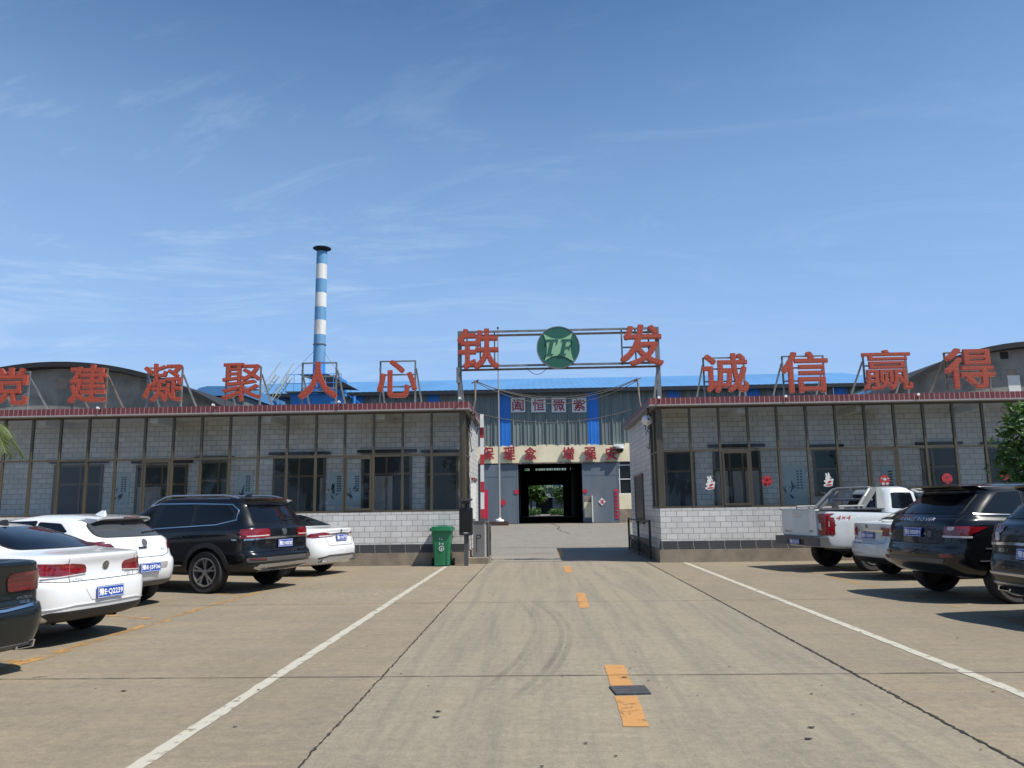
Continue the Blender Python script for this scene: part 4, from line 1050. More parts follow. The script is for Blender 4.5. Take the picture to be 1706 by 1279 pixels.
def ladder(x0, y0, x1, y1, Y, lab):
    m = MB(); a, b = P(x0, y0, Y), P(x1, y1, Y); 
    for dy in (0, .7): m.bar(a + Vector((0, dy, 0)), b + Vector((0, dy, 0)), .06)
    for i in range(1, 10): t = i / 10; q = a + (b - a) * t; m.bar(q, q + Vector((0, .7, 0)), .035)
    for dy in (0,): 
        m.bar(a + Vector((.3, dy, .95)), b + Vector((.3, dy, .95)), .035)
        for t in (.1, .35, .6, .85): q = a + (b - a) * t; m.bar(q, q + Vector((.3, 0, .95)), .03)
    m.build("ladder", "yellow_steel", root)
ladder(420, 678, 460, 624, yd - 1.2, ""); ladder(446, 678, 482, 626, yd - 1.9, "")
m = MB(); a, b = P(566, 648, yd), P(600, 672, yd); m.bar(a, b, .06); m.bar(a + Vector((0, .6, 0)), b + Vector((0, .6, 0)), .06)
for i in range(8): q = a + (b - a) * (i + .5) / 8; m.bar(q, q + Vector((0, .6, 0)), .12, .03)
m.tube(P(590, 690, yd), P(590, 660, yd), .12, 12); m.build("pipework", "blue_steel", root)

# ------------------------------------------------------------------ plants
def foliage(name, mat, lobes, n, size, parent, seed, flat=.5):
    rg = random.Random(seed); vs = []; fs = []; tot = sum(l[3] ** 2 for l in lobes)
    for (cx, cy, cz, r, sq) in lobes:
        for _ in range(int(n * r * r / tot)):
            d = Vector((rg.gauss(0, 1), rg.gauss(0, 1), rg.gauss(0, 1))).normalized()
            rr = r * (rg.uniform(.25, 1.0) ** .5) * (1 + .34 * math.sin(5 * d.x + seed + cx) * math.cos(4 * d.z + cy) + rg.uniform(-.05, .12))
            p = Vector((cx, cy, cz)) + Vector((d.x * rr, d.y * rr, d.z * rr * sq))
            u = (d * .6 + Vector((rg.uniform(-1, 1), rg.uniform(-1, 1), rg.uniform(-.9, .5)))).normalized()
            nrm = (d * .5 + Vector((rg.uniform(-.8, .8), rg.uniform(-.8, .8), rg.uniform(0, 1.2)))).normalized()
            v = u.cross(nrm).normalized(); s = size * rg.choice((.55, .8, 1, 1.2, 1.7)); o = len(vs)
            vs += [p - u * s, p + v * s * .42 - u * s * .1 - nrm * s * .08, p + u * s, p - v * s * .42 - u * s * .1 - nrm * s * .08]
            fs += [(o, o + 1, o + 2), (o, o + 2, o + 3)]
    m = MB(); m.add(vs, fs); return m.build(name, mat, parent, fix=False)
def trunk(name, root, base, top, r, limbs, seed):
    rg = random.Random(seed); m = MB(); b, t = Vector(base), Vector(top); mid = (b + t) / 2 + Vector((rg.uniform(-.08, .08), rg.uniform(-.08, .08), 0))
    m.tube(b, mid, r, 10, r2=r * .8); m.tube(mid, t, r * .8, 10, r2=r * .5)
    for l in limbs:
        s = b + (t - b) * rg.uniform(.55, .95); e_ = Vector(l[:3]); k = (s + e_) / 2 + Vector((0, 0, .12)); m.tube(s, k, r * .45, 7, r2=r * .3); m.tube(k, e_, r * .3, 7, r2=r * .1)
    return m.build(name, "bark", root, smooth=True)
tc_ = P(1748, 770, 17.5); tx = tc_.x
root = empty("leafy_tree", (tx, 17.6, 0), "bushy bright green tree at the right edge before the gatehouse windows", "tree")
lobes = [(tx - .1, 17.6, 2.55, .85, 1), (tx - .55, 17.4, 2.95, .5, .9), (tx - .75, 17.5, 2.35, .48, .9), (tx - .35, 17.5, 3.35, .5, .9), (tx + .4, 17.8, 3.2, .7, 1), (tx - .45, 17.3, 1.85, .5, 1), (tx + .5, 17.6, 2.2, .8, 1), (tx - .2, 17.5, 1.35, .45, 1)]
foliage("crown", "leaf_green", lobes, 4300, .074, root, 11); trunk("trunk", root, (tx, 17.6, 0), (tx, 17.6, 2.4), .09, lobes, 4)
# palm at the left edge
px_ = P(-56, 730, 15.0); root = empty("palm_tree", (px_.x, 15, 0), "palm with drooping fronds cut by the left edge", "palm")
m = MB(); m.tube((px_.x, 15, 0), (px_.x + .05, 15, 3.3), .17, 12, r2=.14)
for i in range(21): m.lathe([(.16, 0), (.195, .05), (.15, .12)], (px_.x + .003 * i, 15, .3 + .14 * i), 'z', 12)
m.build("trunk", "bark", root)
rg = random.Random(9)
def frond(ang, elev, L, seed):
    rg = random.Random(seed); m = MB(); base = Vector((px_.x + .05, 15, 3.38)); d = Vector((math.cos(ang), math.sin(ang), 0)); pts = []
    for i in range(13): t = i / 12; pts.append(base + d * (L * t * (1 - .15 * t)) + Vector((0, 0, L * (math.sin(elev) * t - .75 * t * t))))
    m.path(pts, .012, 5)
    side = Vector((-d.y, d.x, 0))
    for i in range(2, 13):
        for j in range(3):
            t = (i + j / 3 - .3) / 12
            if t > 1: continue
            k = min(11, int(t * 12)); p = pts[k] + (pts[k + 1] - pts[k]) * (t * 12 - k); l = .42 * math.sin(math.pi * min(1, .15 + t * .8)) + .08; ax = (pts[k + 1] - pts[k]).normalized()
            for s in (-1, 1):
                tip = p + side * s * l * .75 + ax * l * .6 + Vector((0, 0, -.18 * l + rg.uniform(-.05, .05))); wv = ax * .016
                m.add([p - wv, p + wv, tip], [(0, 1, 2)])
    m.build("frond", "leaf_palm", root, fix=False)
for i in range(15): frond(2 * math.pi * i / 15 + rg.uniform(-.15, .15), rg.uniform(.1, 1.0), rg.uniform(1.0, 1.35), i)
# courtyard tree and hedges beyond the tunnel
yt = 131.0; c = P(884, 825, yt); root = empty("courtyard_tree", (c.x, yt, 0), "round green tree seen through the tunnel, left side", "tree")
lobes = [(c.x, yt, 5.0, 2.6, 1), (c.x + 1.3, yt, 4.2, 1.7, 1), (c.x - 1, yt, 4, 2.2, 1), (c.x + 1.6, yt - .3, 3.2, 1.1, 1)]
foliage("crown", "leaf_bush", lobes, 2200, .28, root, 21); trunk("trunk", root, (c.x, yt, 0), (c.x, yt, 4), .2, lobes, 2)
c = P(936, 838, yt); root = empty("courtyard_tree", (c.x, yt, 0), "smaller tree seen through the tunnel, right side", "tree")
lobes = [(c.x, yt, 3.4, 1.5, 1), (c.x + .6, yt, 4.2, 1.2, 1)]
foliage("crown", "leaf_bush", lobes, 900, .24, root, 22); trunk("trunk", root, (c.x, yt, 0), (c.x, yt, 3), .12, lobes, 3)
for px, lab, sd_ in ((884, "low hedge under the round tree beyond the tunnel", 31), (931, "low bright hedge at the right beyond the tunnel", 32)):
    c = P(px, 855, 129); root = empty("hedge", (c.x, 129, 0), lab, "hedge")
    foliage("leaves", "leaf_bush", [(c.x, 129, .6, .9, .8), (c.x + 1, 129, .6, .8, .8), (c.x - .9, 129, .55, .8, .8)], 900, .14, root, sd_)
    trunk("stems", root, (c.x, 129, 0), (c.x, 129, .6), .06, [(c.x - .6, 129, .8), (c.x + .6, 129, .8)], 7)

# trees along the street behind the viewpoint, seen only as reflections in the glass and paint
proto = bpy.data.objects["leafy_tree"]
rg = random.Random(77)
for i, (x, y, s) in enumerate(((-17, -12, 2.0), (-11, -14, 2.4), (-4.5, -16, 2.1), (9, -15, 2.5), (15, -12, 2.1), (21, -8, 2.3), (-23, -7, 2.2), (3, -17, 1.9))):
    r_ = proto.copy(); COL.objects.link(r_); r_.location = (x, y, 0); r_.scale = (s, s, s * rg.uniform(.95, 1.15)); r_.rotation_euler.z = rg.uniform(0, 6)
    tag(r_, "street tree behind the viewpoint, seen only mirrored in the gatehouse glass", "tree", "street trees behind the viewpoint")
    for ch in list(proto.children): k = ch.copy(); COL.objects.link(k); k.parent = r_

rg = random.Random(15); m = MB()
spots = [G(730, 1186), G(726, 1196), G(206, 1152), G(1352, 1213), G(1346, 1232), G(1040, 1129)] + [Vector((rg.uniform(-5, 5.5), 4.5 + 14 * rg.random() ** 1.6, 0)) for _ in range(70)]
for k, p in enumerate(spots):
    s_ = rg.uniform(.004, .010) if k > 6 else .016; a0 = rg.uniform(0, 6); n_ = 6
    m.add([(p.x + s_ * (1.5 if i % 2 else .7) * math.cos(a0 + i) * 1.6, p.y + s_ * math.sin(a0 + i), .006 + .004 * (i % 2)) for i in range(n_)], [tuple(range(n_))])
tag(m.build("litter", "joint_dark"), "scattered dark leaf scraps and grit on the concrete", "litter", kind="stuff")

# ------------------------------------------------------------------ vehicles
def crv(p0, p1, p2, p3, t):
    return tuple(.5 * ((2 * b) + (c - a) * t + (2 * a - 5 * b + 4 * c - d) * t * t + (3 * b - a - 3 * c + d) * t ** 3) for a, b, c, d in zip(p0, p1, p2, p3))

def loft(layers, nsub=4, nside=30):
    """stack of rounded-rectangle outlines: (z_rear, z_front, x_rear, x_front, half_width, r_rear, r_front, bow_rear)"""
    L = [tuple(map(float, l)) for l in layers]; full = []
    for i in range(len(L) - 1):
        p0 = L[max(0, i - 1)]; p3 = L[min(len(L) - 1, i + 2)]
        for k in range(nsub): full.append(crv(p0, L[i], L[i + 1], p3, k / nsub))
    full.append(L[-1]); rings = []
    for zr, zf, xr, xf, w, rr, rf, br in full:
        w = max(w, .01); rr = min(max(rr, .005), w * .95, abs(xf - xr) * .45); rf = min(max(rf, .005), w * .95, abs(xf - xr) * .45); half = []
        for i in range(7): half.append((xr, (w - rr) * i / 7))
        for i in range(9): t = math.pi / 2 * i / 9; half.append((xr + rr * (1 - math.cos(t)), w - rr + rr * math.sin(t)))
        for i in range(nside): half.append((xr + rr + (xf - rf - xr - rr) * i / nside, w))
        for i in range(9): t = math.pi / 2 * i / 9; half.append((xf - rf + rf * math.sin(t), w - rf + rf * math.cos(t)))
        for i in range(7): half.append((xf, (w - rf) * (1 - i / 6)))
        pts = []
        for x, y in half:
            t = (x - xr) / max(.01, xf - xr); tp = 1 - .055 * max(0, (.28 - t) / .28) ** 2 - .07 * max(0, (t - .7) / .3) ** 2
            q = y / w; x2 = x + br * q * q * max(0, 1 - t * 2.2) - .2 * q * q * max(0, 1 - (1 - t) * 2.5) * min(1, w)
            pts.append(Vector((x2, y * tp, zr + (zf - zr) * t)))
        rings.append(pts + [Vector((p.x, -p.y, p.z)) for p in pts[-2:0:-1]])
    return rings

def loft_mesh(rings, clad_z):
    m = MB(); n = len(rings[0])
    for r in rings: m.v += r
    for j in range(len(rings) - 1):
        for i in range(n):
            f = [j * n + i, j * n + (i + 1) % n, (j + 1) * n + (i + 1) % n, (j + 1) * n + i]
            zc = sum(m.v[k].z for k in f) / 4
            m.f.append(f); m.mi.append(1 if zc < clad_z else 0)
    m.f.append(list(range(n))[::-1]); m.mi.append(1); o = (len(rings) - 1) * n; m.f.append([o + i for i in range(n)]); m.mi.append(0)
    return m

class Car:
    def __init__(s, name, label, cat, pos, heading, layers, paint, wheels, clad_z=.3, clad="plastic_black", track=1.56, tyre=(.33, .215, .22), cuts=(), group="parked cars"):
        s.root = empty(name, (pos[0], pos[1], 0), label, cat, group, R(heading)); s.paint = paint
        mb = loft_mesh(loft(layers), clad_z)
        s.bvh = BVHTree.FromPolygons([tuple(v) for v in mb.v], [tuple(f) for f in mb.f])
        s.W = max(l[4] for l in layers)
        body = mb.build("body", [paint, clad], s.root, local=True, smooth=True, auto=38)
        cut = MB(); R_ = tyre[0] + .055
        for x in wheels:
            for sg in (-1, 1): cut.tube((x, sg * (s.W - .34), tyre[0] + .01), (x, sg * (s.W + .2), tyre[0] + .01), R_, 36, mi=1)
        for c in cuts: cut.box(*c, mi=1)
        co = cut.build("cutter", [paint, clad], None); co.matrix_world = Matrix.Translation((pos[0], pos[1], 0)) @ Matrix.Rotation(R(heading), 4, 'Z')
        md = body.modifiers.new("arches", 'BOOLEAN'); md.object = co; md.solver = 'EXACT'; md.operation = 'DIFFERENCE'
        dg = bpy.context.evaluated_depsgraph_get(); me = bpy.data.meshes.new_from_object(body.evaluated_get(dg))
        body.modifiers.clear(); old = body.data; body.data = me; me.name = "body"; bpy.data.meshes.remove(old); bpy.data.objects.remove(co)
        me.shade_smooth(); me.set_sharp_from_angle(angle=R(38)); s.body = body
        for x in wheels:
            for sg in (-1, 1): s.wheel(x, sg * track / 2, tyre, sg)
    def wheel(s, x, y, tyre, sg):
        r, rim, wd = tyre; h = wd / 2; m = MB()
        m.lathe([(rim, -h * .8), (r - .03, -h), (r - .008, -h * .8), (r, -h * .4), (r, h * .4), (r - .008, h * .8), (r - .03, h), (rim, h * .8)], (x, y, r), 'y', 40, close=True)
        t = m.build("wheel", "rubber", s.root, local=True, smooth=True); m = MB(); o = y + sg * h * .55
        m.lathe([(rim + .004, -sg * h * .3), (rim + .004, sg * h * .42), (rim - .018, sg * h * .42), (rim - .03, -sg * h * .3)], (x, o, r), 'y', 40)
        m.tube((x, o - sg * .05, r), (x, o - sg * .045, r), rim - .01, 32, mi=1)
        for k in range(5):
            a = 2 * math.pi * k / 5 + .3
            for da in (-.17, .17):
                p0 = Vector((x + .05 * math.cos(a), o + sg * .02, r + .05 * math.sin(a))); p1 = Vector((x + (rim - .01) * math.cos(a + da), o + sg * .035, r + (rim - .01) * math.sin(a + da)))
                m.bar(p0, p1, .032, .03)
        m.tube((x, o - sg * .03, r), (x, o + sg * .035, r), .055, 16)
        w = m.build("rim", ["alloy", "alloy_dark"], None, local=True); w.parent = t
    def hit(s, u, v, view, bvh=None, xlim=None):
        b = bvh or s.bvh
        o, d = {'rear': (Vector((-3, -u, v)), Vector((1, 0, 0))), 'front': (Vector((9, u, v)), Vector((-1, 0, 0))), 'left': (Vector((u, 3, v)), Vector((0, -1, 0))),
                'right': (Vector((u, -3, v)), Vector((0, 1, 0))), 'top': (Vector((u, v, 4)), Vector((0, 0, -1)))}[view]
        p, n, i, _ = b.ray_cast(o, d); k = 0
        if view == 'rear':
            while (p is None or (xlim and p.x > xlim)) and k < 60: o.y *= .985; k += 1; p, n, i, _ = b.ray_cast(o, d)
        elif view in ('left', 'right'):
            while (p is None or abs(p.y) < s.W * .45) and k < 60: o.x += .012 if o.x < 2 else -.012; k += 1; p, n, i, _ = b.ray_cast(o, d)
        if p is None:
            p, n, i, _ = b.find_nearest(o + d * 3)
        if n.dot(d) > 0: n = -n
        return p, n
    def wrap(s, name, polys, view, mat, parent=None, off=.005, cell=.06, bvh=None, skirt=True, xlim=None):
        bm = bmesh.new()
        for q in polys:
            f = bm.faces.new([bm.verts.new((a, b, 0)) for a, b in q])
        bmesh.ops.triangulate(bm, faces=bm.faces)
        us = [v.co.x for v in bm.verts]; vs = [v.co.y for v in bm.verts]
        for ax, lo, hi in ((0, min(us), max(us)), (1, min(vs), max(vs))):
            k = int((hi - lo) / cell)
            for i in range(1, k + 1):
                c = lo + (hi - lo) * i / (k + 1); co = Vector((c, 0, 0)) if ax == 0 else Vector((0, c, 0)); no = Vector((1, 0, 0)) if ax == 0 else Vector((0, 1, 0))
                bmesh.ops.bisect_plane(bm, geom=bm.verts[:] + bm.edges[:] + bm.faces[:], plane_co=co, plane_no=no, dist=1e-5)
        base = {}
        for v in bm.verts:
            p, n = s.hit(v.co.x, v.co.y, view, bvh, xlim); base[v] = (p, n); v.co = p + n * off
        bm.normal_update()
        for f in bm.faces:
            if f.normal.dot(base[f.verts[0]][1]) < 0: f.normal_flip()
        if skirt:
            ed = [e for e in bm.edges if e.is_boundary]; dup = {}
            for e in ed:
                for v in e.verts:
                    if v not in dup: p, n = base[v]; dup[v] = bm.verts.new(p - n * .004)
            for e in ed:
                a, b = e.verts
                try: bm.faces.new((a, b, dup[b], dup[a]))
                except ValueError: pass
        me = bpy.data.meshes.new(name); bm.to_mesh(me); bm.free(); me.materials.append(MATS[mat])
        me.shade_smooth(); me.set_sharp_from_angle(angle=R(40))
        o = bpy.data.objects.new(name, me); COL.objects.link(o); o.parent = parent or s.root; return o
    def line(s, name, pts, wd, view, mat, closed=False, **k):
        polys = []; P_ = [Vector(p) for p in pts]; n = len(P_)
        for i in range(n if closed else n - 1):
            a, b = P_[i], P_[(i + 1) % n]; d = (b - a).normalized(); e_ = Vector((-d.y, d.x)) * wd / 2; a2, b2 = a - d * wd * .45, b + d * wd * .45
            polys.append([tuple(a2 - e_), tuple(b2 - e_), tuple(b2 + e_), tuple(a2 + e_)])
        return s.wrap(name, polys, view, mat, **k)
    def text(s, name, t, u, v, h, view, mat="chrome", wd=None, off=.007, parent=None, shear=0):
        vs, fs = text_mesh(t, wd, h, 0, .0, 2, shear); out = []
        for q in vs:
            p, n = s.hit(u + q.x, v + q.y, view); out.append(p + n * off)
        m = MB(); m.add(out, fs); return m.build(name, mat, parent or s.root, local=True, fix=False)
    def glass(s, name, poly, view, mat="car_glass", r=.05, rim=.018, bvh=None, trim=None, rimmat="gap_dark", off=.007):
        q = rnd(poly, r); c = Vector((sum(a for a, b in q) / len(q), sum(b for a, b in q) / len(q)))
        o = s.wrap(name, [q], view, mat, off=off, bvh=bvh)
        if rim:
            big = [tuple(Vector(p) + (Vector(p) - c).normalized() * rim) for p in q]; s.wrap("window_seal", [big], view, rimmat, parent=o, off=off - .003, bvh=bvh)
        return o
    def plate(s, t, u, z, wd=.44, hh=.14):
        p, n = s.hit(u, z, 'rear'); p0, _ = s.hit(u, z + .05, 'rear'); p1, _ = s.hit(u, z - .05, 'rear'); up = (p0 - p1).normalized()
        if abs(up.z) < .5: up = Vector((0, 0, 1))
        x = Vector((0, -1, 0)); nn = x.cross(up).normalized(); 
        if nn.x > 0: nn = -nn
        o = p + nn * .016
        def T(a, b, c_): return o + x * a + up * b + nn * c_
        m = MB(); q = rnd([(-wd / 2, -hh / 2), (wd / 2, -hh / 2), (wd / 2, hh / 2), (-wd / 2, hh / 2)], .015, 3); k = len(q)
        m.add([T(a, b, 0) for a, b in q] + [T(a, b, .012) for a, b in q], [tuple(range(k)), tuple(range(k, 2 * k))] + [(i, (i + 1) % k, k + (i + 1) % k, k + i) for i in range(k)])
        pl = m.build("licence_plate", "plate_blue", s.root, local=True)
        m = MB(); vs, fs = text_mesh(t, wd * .88, hh * .62, 0, 0, 2)
        for i, (dx, dz) in enumerate(((0, 0), (.003, 0), (-.003, 0), (0, .003), (0, -.003))): m.add([T(v.x + dx, v.y + dz, .014 + .0003 * i) for v in vs], fs)
        a, b, c2, d2 = wd / 2 - .012, hh / 2 - .012, wd / 2 - .007, hh / 2 - .007
        for q in ((-c2, b, c2, d2), (-c2, -d2, c2, -b), (-c2, -b, -a, b), (a, -b, c2, b)): m.add([T(q[0], q[1], .0137), T(q[2], q[1], .0137), T(q[2], q[3], .0137), T(q[0], q[3], .0137)], [(0, 1, 2, 3)])
        m.build("plate_number", "plate_white", pl, local=True)
        return pl
    def badge(s, u, z, r, letters=None, mat="chrome"):
        p, n = s.hit(u, z, 'rear'); cir = [(u + r * math.cos(t), z + r * math.sin(t)) for t in [2 * math.pi * i / 28 for i in range(28)]]
        b = s.wrap("badge", [cir], 'rear', mat, off=.010)
        q = [(u + (r * .80) * math.cos(t), z + r * .80 * math.sin(t)) for t in [2 * math.pi * i / 28 for i in range(28)]]
        s.wrap("badge_field", [q], 'rear', "plastic_grey", parent=b, off=.012, skirt=False)
        if letters == "VW":
            s.text("badge_letters", "V", u, z + r * .36, r * .72, 'rear', mat, r * .95, .015, b); s.text("badge_letters", "W", u, z - r * .3, r * .75, 'rear', mat, r * 1.5, .015, b)
        elif letters: s.text("badge_letters", letters, u, z, r * .8, 'rear', mat, r * 1.25, .015, b)
        return b
    def solid(s, name, mb, mat, parent=None, smooth=False): return mb.build(name, mat, parent or s.root, local=True, smooth=smooth)
    def fin(s, x, mat):
        p, n = s.hit(x, 0, 'top'); m = MB(); z = p.z - .01
        m.add([(x - .10, .03, z), (x - .10, -.03, z), (x + .12, .02, z), (x + .12, -.02, z), (x - .10, .008, z + .075), (x - .10, -.008, z + .075), (x - .03, .008, z + .075), (x - .03, -.008, z + .075)], [(0, 1, 5, 4), (2, 6, 7, 3), (0, 4, 6, 2), (1, 3, 7, 5), (4, 5, 7, 6)])
        s.solid("roof_antenna", m, mat)
    def mirrors(s, x, z, mat):
        for sg in (-1, 1):
            p, n = s.hit(x, z, 'left'); y = p.y * sg; m = MB()
            pr = rnd([(-.10, -.07), (.10, -.07), (.09, .08), (-.09, .08)], .04, 3)
            m.prism([(x + .02, y + sg * (.13 + a), z + .03 + b) for a, b in pr], (.13, 0, 0)); m.tube((x + .08, y - sg * .03, z - .02), (x + .08, y + sg * .08, z), .025, 8)
            s.solid("door_mirror", m, mat, smooth=True)
    def pipe(s, u, z, poly, mat="chrome"):
        p, n = s.hit(u, z, 'rear'); x = p.x - .012; m = MB(); big = [(a, b) for a, b in poly]; k = len(big); c = Vector((sum(a for a, b in big) / k, sum(b for a, b in big) / k)); sm = [tuple(c + (Vector(q) - c) * .80) for q in big]
        vs = [(x, -(u + a), z + b) for a, b in big] + [(x, -(u + a), z + b) for a, b in sm] + [(x + .10, -(u + a), z + b) for a, b in big] + [(x + .09, -(u + a), z + b) for a, b in sm]
        fs = [(i, (i + 1) % k, k + (i + 1) % k, k + i) for i in range(k)] + [(i, (i + 1) % k, 2 * k + (i + 1) % k, 2 * k + i) for i in range(k)] + [(k + i, k + (i + 1) % k, 3 * k + (i + 1) % k, 3 * k + i) for i in range(k)]
        m.add(vs, fs); e_ = s.solid("exhaust_trim", m, mat); m = MB(); m.add([(x + .085, -(u + a), z + b) for a, b in sm], [tuple(range(k))]); s.solid("exhaust_mouth", m, "gap_dark", parent=e_)

def spoiler(car, x_rear, x_front, w, mat, lift=.012, droop=.012, curve=.07, bvh=None):
    """lip that grows out of the roof skin and runs past the rear window"""
    n = 14; rows = []
    for i in range(n + 1):
        t = -1 + 2 * i / n; y = w * t
        f, _ = car.hit(x_front, y, 'top'); m_, _ = car.hit((x_front * .55 + x_rear * .45) + curve * t * t, y, 'top')
        zf, zm = f.z + .003, max(m_.z, f.z - .05) + lift; zr = zm - droop; xr = x_rear + curve * 1.6 * t * t
        rows.append([(x_front, y, zf), (x_front * .55 + x_rear * .45, y, zm), (xr, y * .985, zr), (xr + .012, y * .98, zr - .030), (xr + .16, y * .97, zr - .075), (x_front, y * .97, zf - .05)])
    m = MB(); k = 6; m.v = [Vector(p) for r in rows for p in r]
    for i in range(n):
        for j in range(k): m.f.append([i * k + j, i * k + (j + 1) % k, (i + 1) * k + (j + 1) % k, (i + 1) * k + j]); m.mi.append(0)
    m.f += [list(range(k)), [n * k + j for j in range(k)]]; m.mi += [0, 0]
    o = car.solid("roof_spoiler", m, mat, smooth=True); car.sp_z = rows[n // 2][2]
    return o

def mir(poly): return [(-a, b) for a, b in poly][::-1]
def seg_tail(car, name, poly, mat="tail_red", r=.02, view='rear', off=.012, both=True):
    car.wrap(name, [rnd(poly, r)], view, mat, off=off, xlim=.42, cell=.035)
    if both: car.wrap(name, [rnd(mir(poly), r)], view, mat, off=off, xlim=.42, cell=.035)
def side_tail(car, name, poly, mat="tail_red", r=.02, off=.012):
    for v in ('left', 'right'): car.wrap(name, [rnd(poly, r)], v, mat, off=off)
def side_glass(car, polys, trim=True, mat="car_glass", r=.04, bvh=None, chrome=None):
    for v in ('left', 'right'):
        for q in polys: car.glass("side_window", q, v, mat, r=r, rim=.012, bvh=bvh)
def panel_gaps(car, lines, views=('left', 'right')):
    for v in views:
        for q in lines: car.line("panel_gap", q, .008, v, "gap_dark", off=.0025, skirt=False, cell=.08)
def handles(car, xs, z, mat):
    for v, sg in (('left', 1), ('right', -1)):
        for x in xs:
            p, n = car.hit(x, z, v); m = MB(); m.prism([(x + a, p.y + sg * .03, z + b) for a, b in rnd([(-.10, -.016), (.10, -.013), (.10, .017), (-.10, .017)], .012, 3)], (0, -sg * .02, 0)); m.box(x - .09, x - .07, min(p.y - sg * .01, p.y + sg * .02), max(p.y - sg * .01, p.y + sg * .02), z - .01, z + .01); m.box(x + .07, x + .09, min(p.y - sg * .01, p.y + sg * .02), max(p.y - sg * .01, p.y + sg * .02), z - .01, z + .01)
            car.solid("door_handle", m, mat)

# --- white fastback sedan
def sedan_a(pos, hd, label, full=True, paint="paint_white", plate="豫E·Q2239", name="sedan"):
    lay = [(.26, .22, .30, 4.40, .78, .30, .5, .06), (.30, .26, .12, 4.48, .84, .30, .5, .07), (.36, .32, .04, 4.53, .885, .30, .5, .08), (.52, .48, .00, 4.58, .908, .30, .5, .10), (.70, .62, .02, 4.58, .913, .28, .5, .10),
           (.735, .66, .07, 4.56, .908, .28, .5, .10), (.90, .74, .085, 4.50, .905, .30, .5, .12), (1.00, .82, .06, 4.38, .872, .30, .45, .13), (1.04, .88, .07, 4.2, .845, .28, .45, .13), (1.06, .94, .17, 3.9, .82, .28, .45, .14),
           (1.10, 1.0, .60, 3.35, .785, .28, .35, .16), (1.22, 1.16, .95, 3.0, .70, .26, .3, .14), (1.35, 1.34, 1.42, 2.55, .60, .25, .3, .12), (1.405, 1.405, 1.75, 2.35, .52, .25, .3, .1), (1.425, 1.42, 1.95, 2.2, .3, .1, .1, .0), (1.428, 1.425, 2.0, 2.12, .03, .01, .01, 0)]
    c = Car(name, label, "car", pos, hd, lay, paint, (1.06, 3.71), clad_z=.285, track=1.57, tyre=(.32, .215, .215))
    c.glass("rear_window", [(-.66, 1.115), (.66, 1.115), (.545, 1.375), (-.545, 1.375)], 'rear', r=.09)
    c.glass("windscreen", [(-.64, 1.08), (.64, 1.08), (.52, 1.36), (-.52, 1.36)], 'front', r=.09)
    side_glass(c, [[(.98, 1.13), (1.75, 1.075), (1.80, 1.345), (1.45, 1.31)], [(1.83, 1.07), (2.62, 1.03), (2.55, 1.34), (1.86, 1.35)], [(2.70, 1.03), (3.2, 1.02), (2.72, 1.30), (2.66, 1.33)]])
    return c
c = sedan_a((-5.37, 9.68), 168, "white fastback sedan with plate ending 2239, beside the very dark sedan")
seg_tail(c, "tail_light", [(.30, .835), (.52, .80), (.52, .955), (.335, .935), (.30, .90)], "tail_red"); seg_tail(c, "tail_light", [(.53, .80), (.78, .825), (.88, .875), (.76, .945), (.53, .957)], "tail_red")
side_tail(c, "tail_light", [(.16, .82), (.46, .90), (.36, .965), (.14, .955)])
c.line("tail_strip", [(.31, .825), (.79, .793)], .012, 'rear', "tail_clear", off=.014); c.line("tail_strip", [(-.31, .825), (-.79, .793)], .012, 'rear', "tail_clear", off=.014)
c.line("boot_gap", [(-.54, 1.0), (-.525, .74), (.525, .74), (.54, 1.0)], .008, 'rear', "gap_dark", off=.003, skirt=False)
c.line("bumper_gap", [(-.85, .765), (-.53, .735)], .007, 'rear', "gap_dark", off=.003, skirt=False); c.line("bumper_gap", [(.85, .765), (.53, .735)], .007, 'rear', "gap_dark", off=.003, skirt=False)
c.badge(0, .905, .055, "VW"); c.text("lettering", "上汽大众", -.42, .765, .034, 'rear'); c.text("lettering", "LAMANDO", .40, .79, .018, 'rear'); c.text("lettering", "280TSI", .42, .757, .018, 'rear')
c.wrap("plate_recess", [rnd([(-.27, .515), (.27, .515), (.36, .66), (-.36, .66)], .03)], 'rear', c.paint, off=.006)
c.plate("豫E·Q2239", 0, .585)
c.wrap("rear_diffuser", [rnd([(-.66, .28), (.66, .28), (.80, .385), (.74, .41), (-.74, .41), (-.80, .385)], .02)], 'rear', "plastic_black", off=.01); c.line("bumper_crease", [(-.82, .44), (-.5, .475), (.5, .475), (.82, .44)], .010, 'rear', c.paint, off=.012)
for u in (-.52, .44): c.pipe(u, .265, rnd([(-.045, -.03), (.045, -.03), (.045, .03), (-.045, .03)], .025), "grey_steel")
panel_gaps(c, [[(1.80, 1.07), (1.84, .75), (1.72, .36)], [(2.66, 1.03), (2.68, .4)], [(.98, 1.12), (1.02, .95), (1.28, .72)]]); handles(c, (1.95, 2.85), .90, c.paint); c.mirrors(2.98, 1.02, c.paint); c.fin(1.75, "plastic_black")

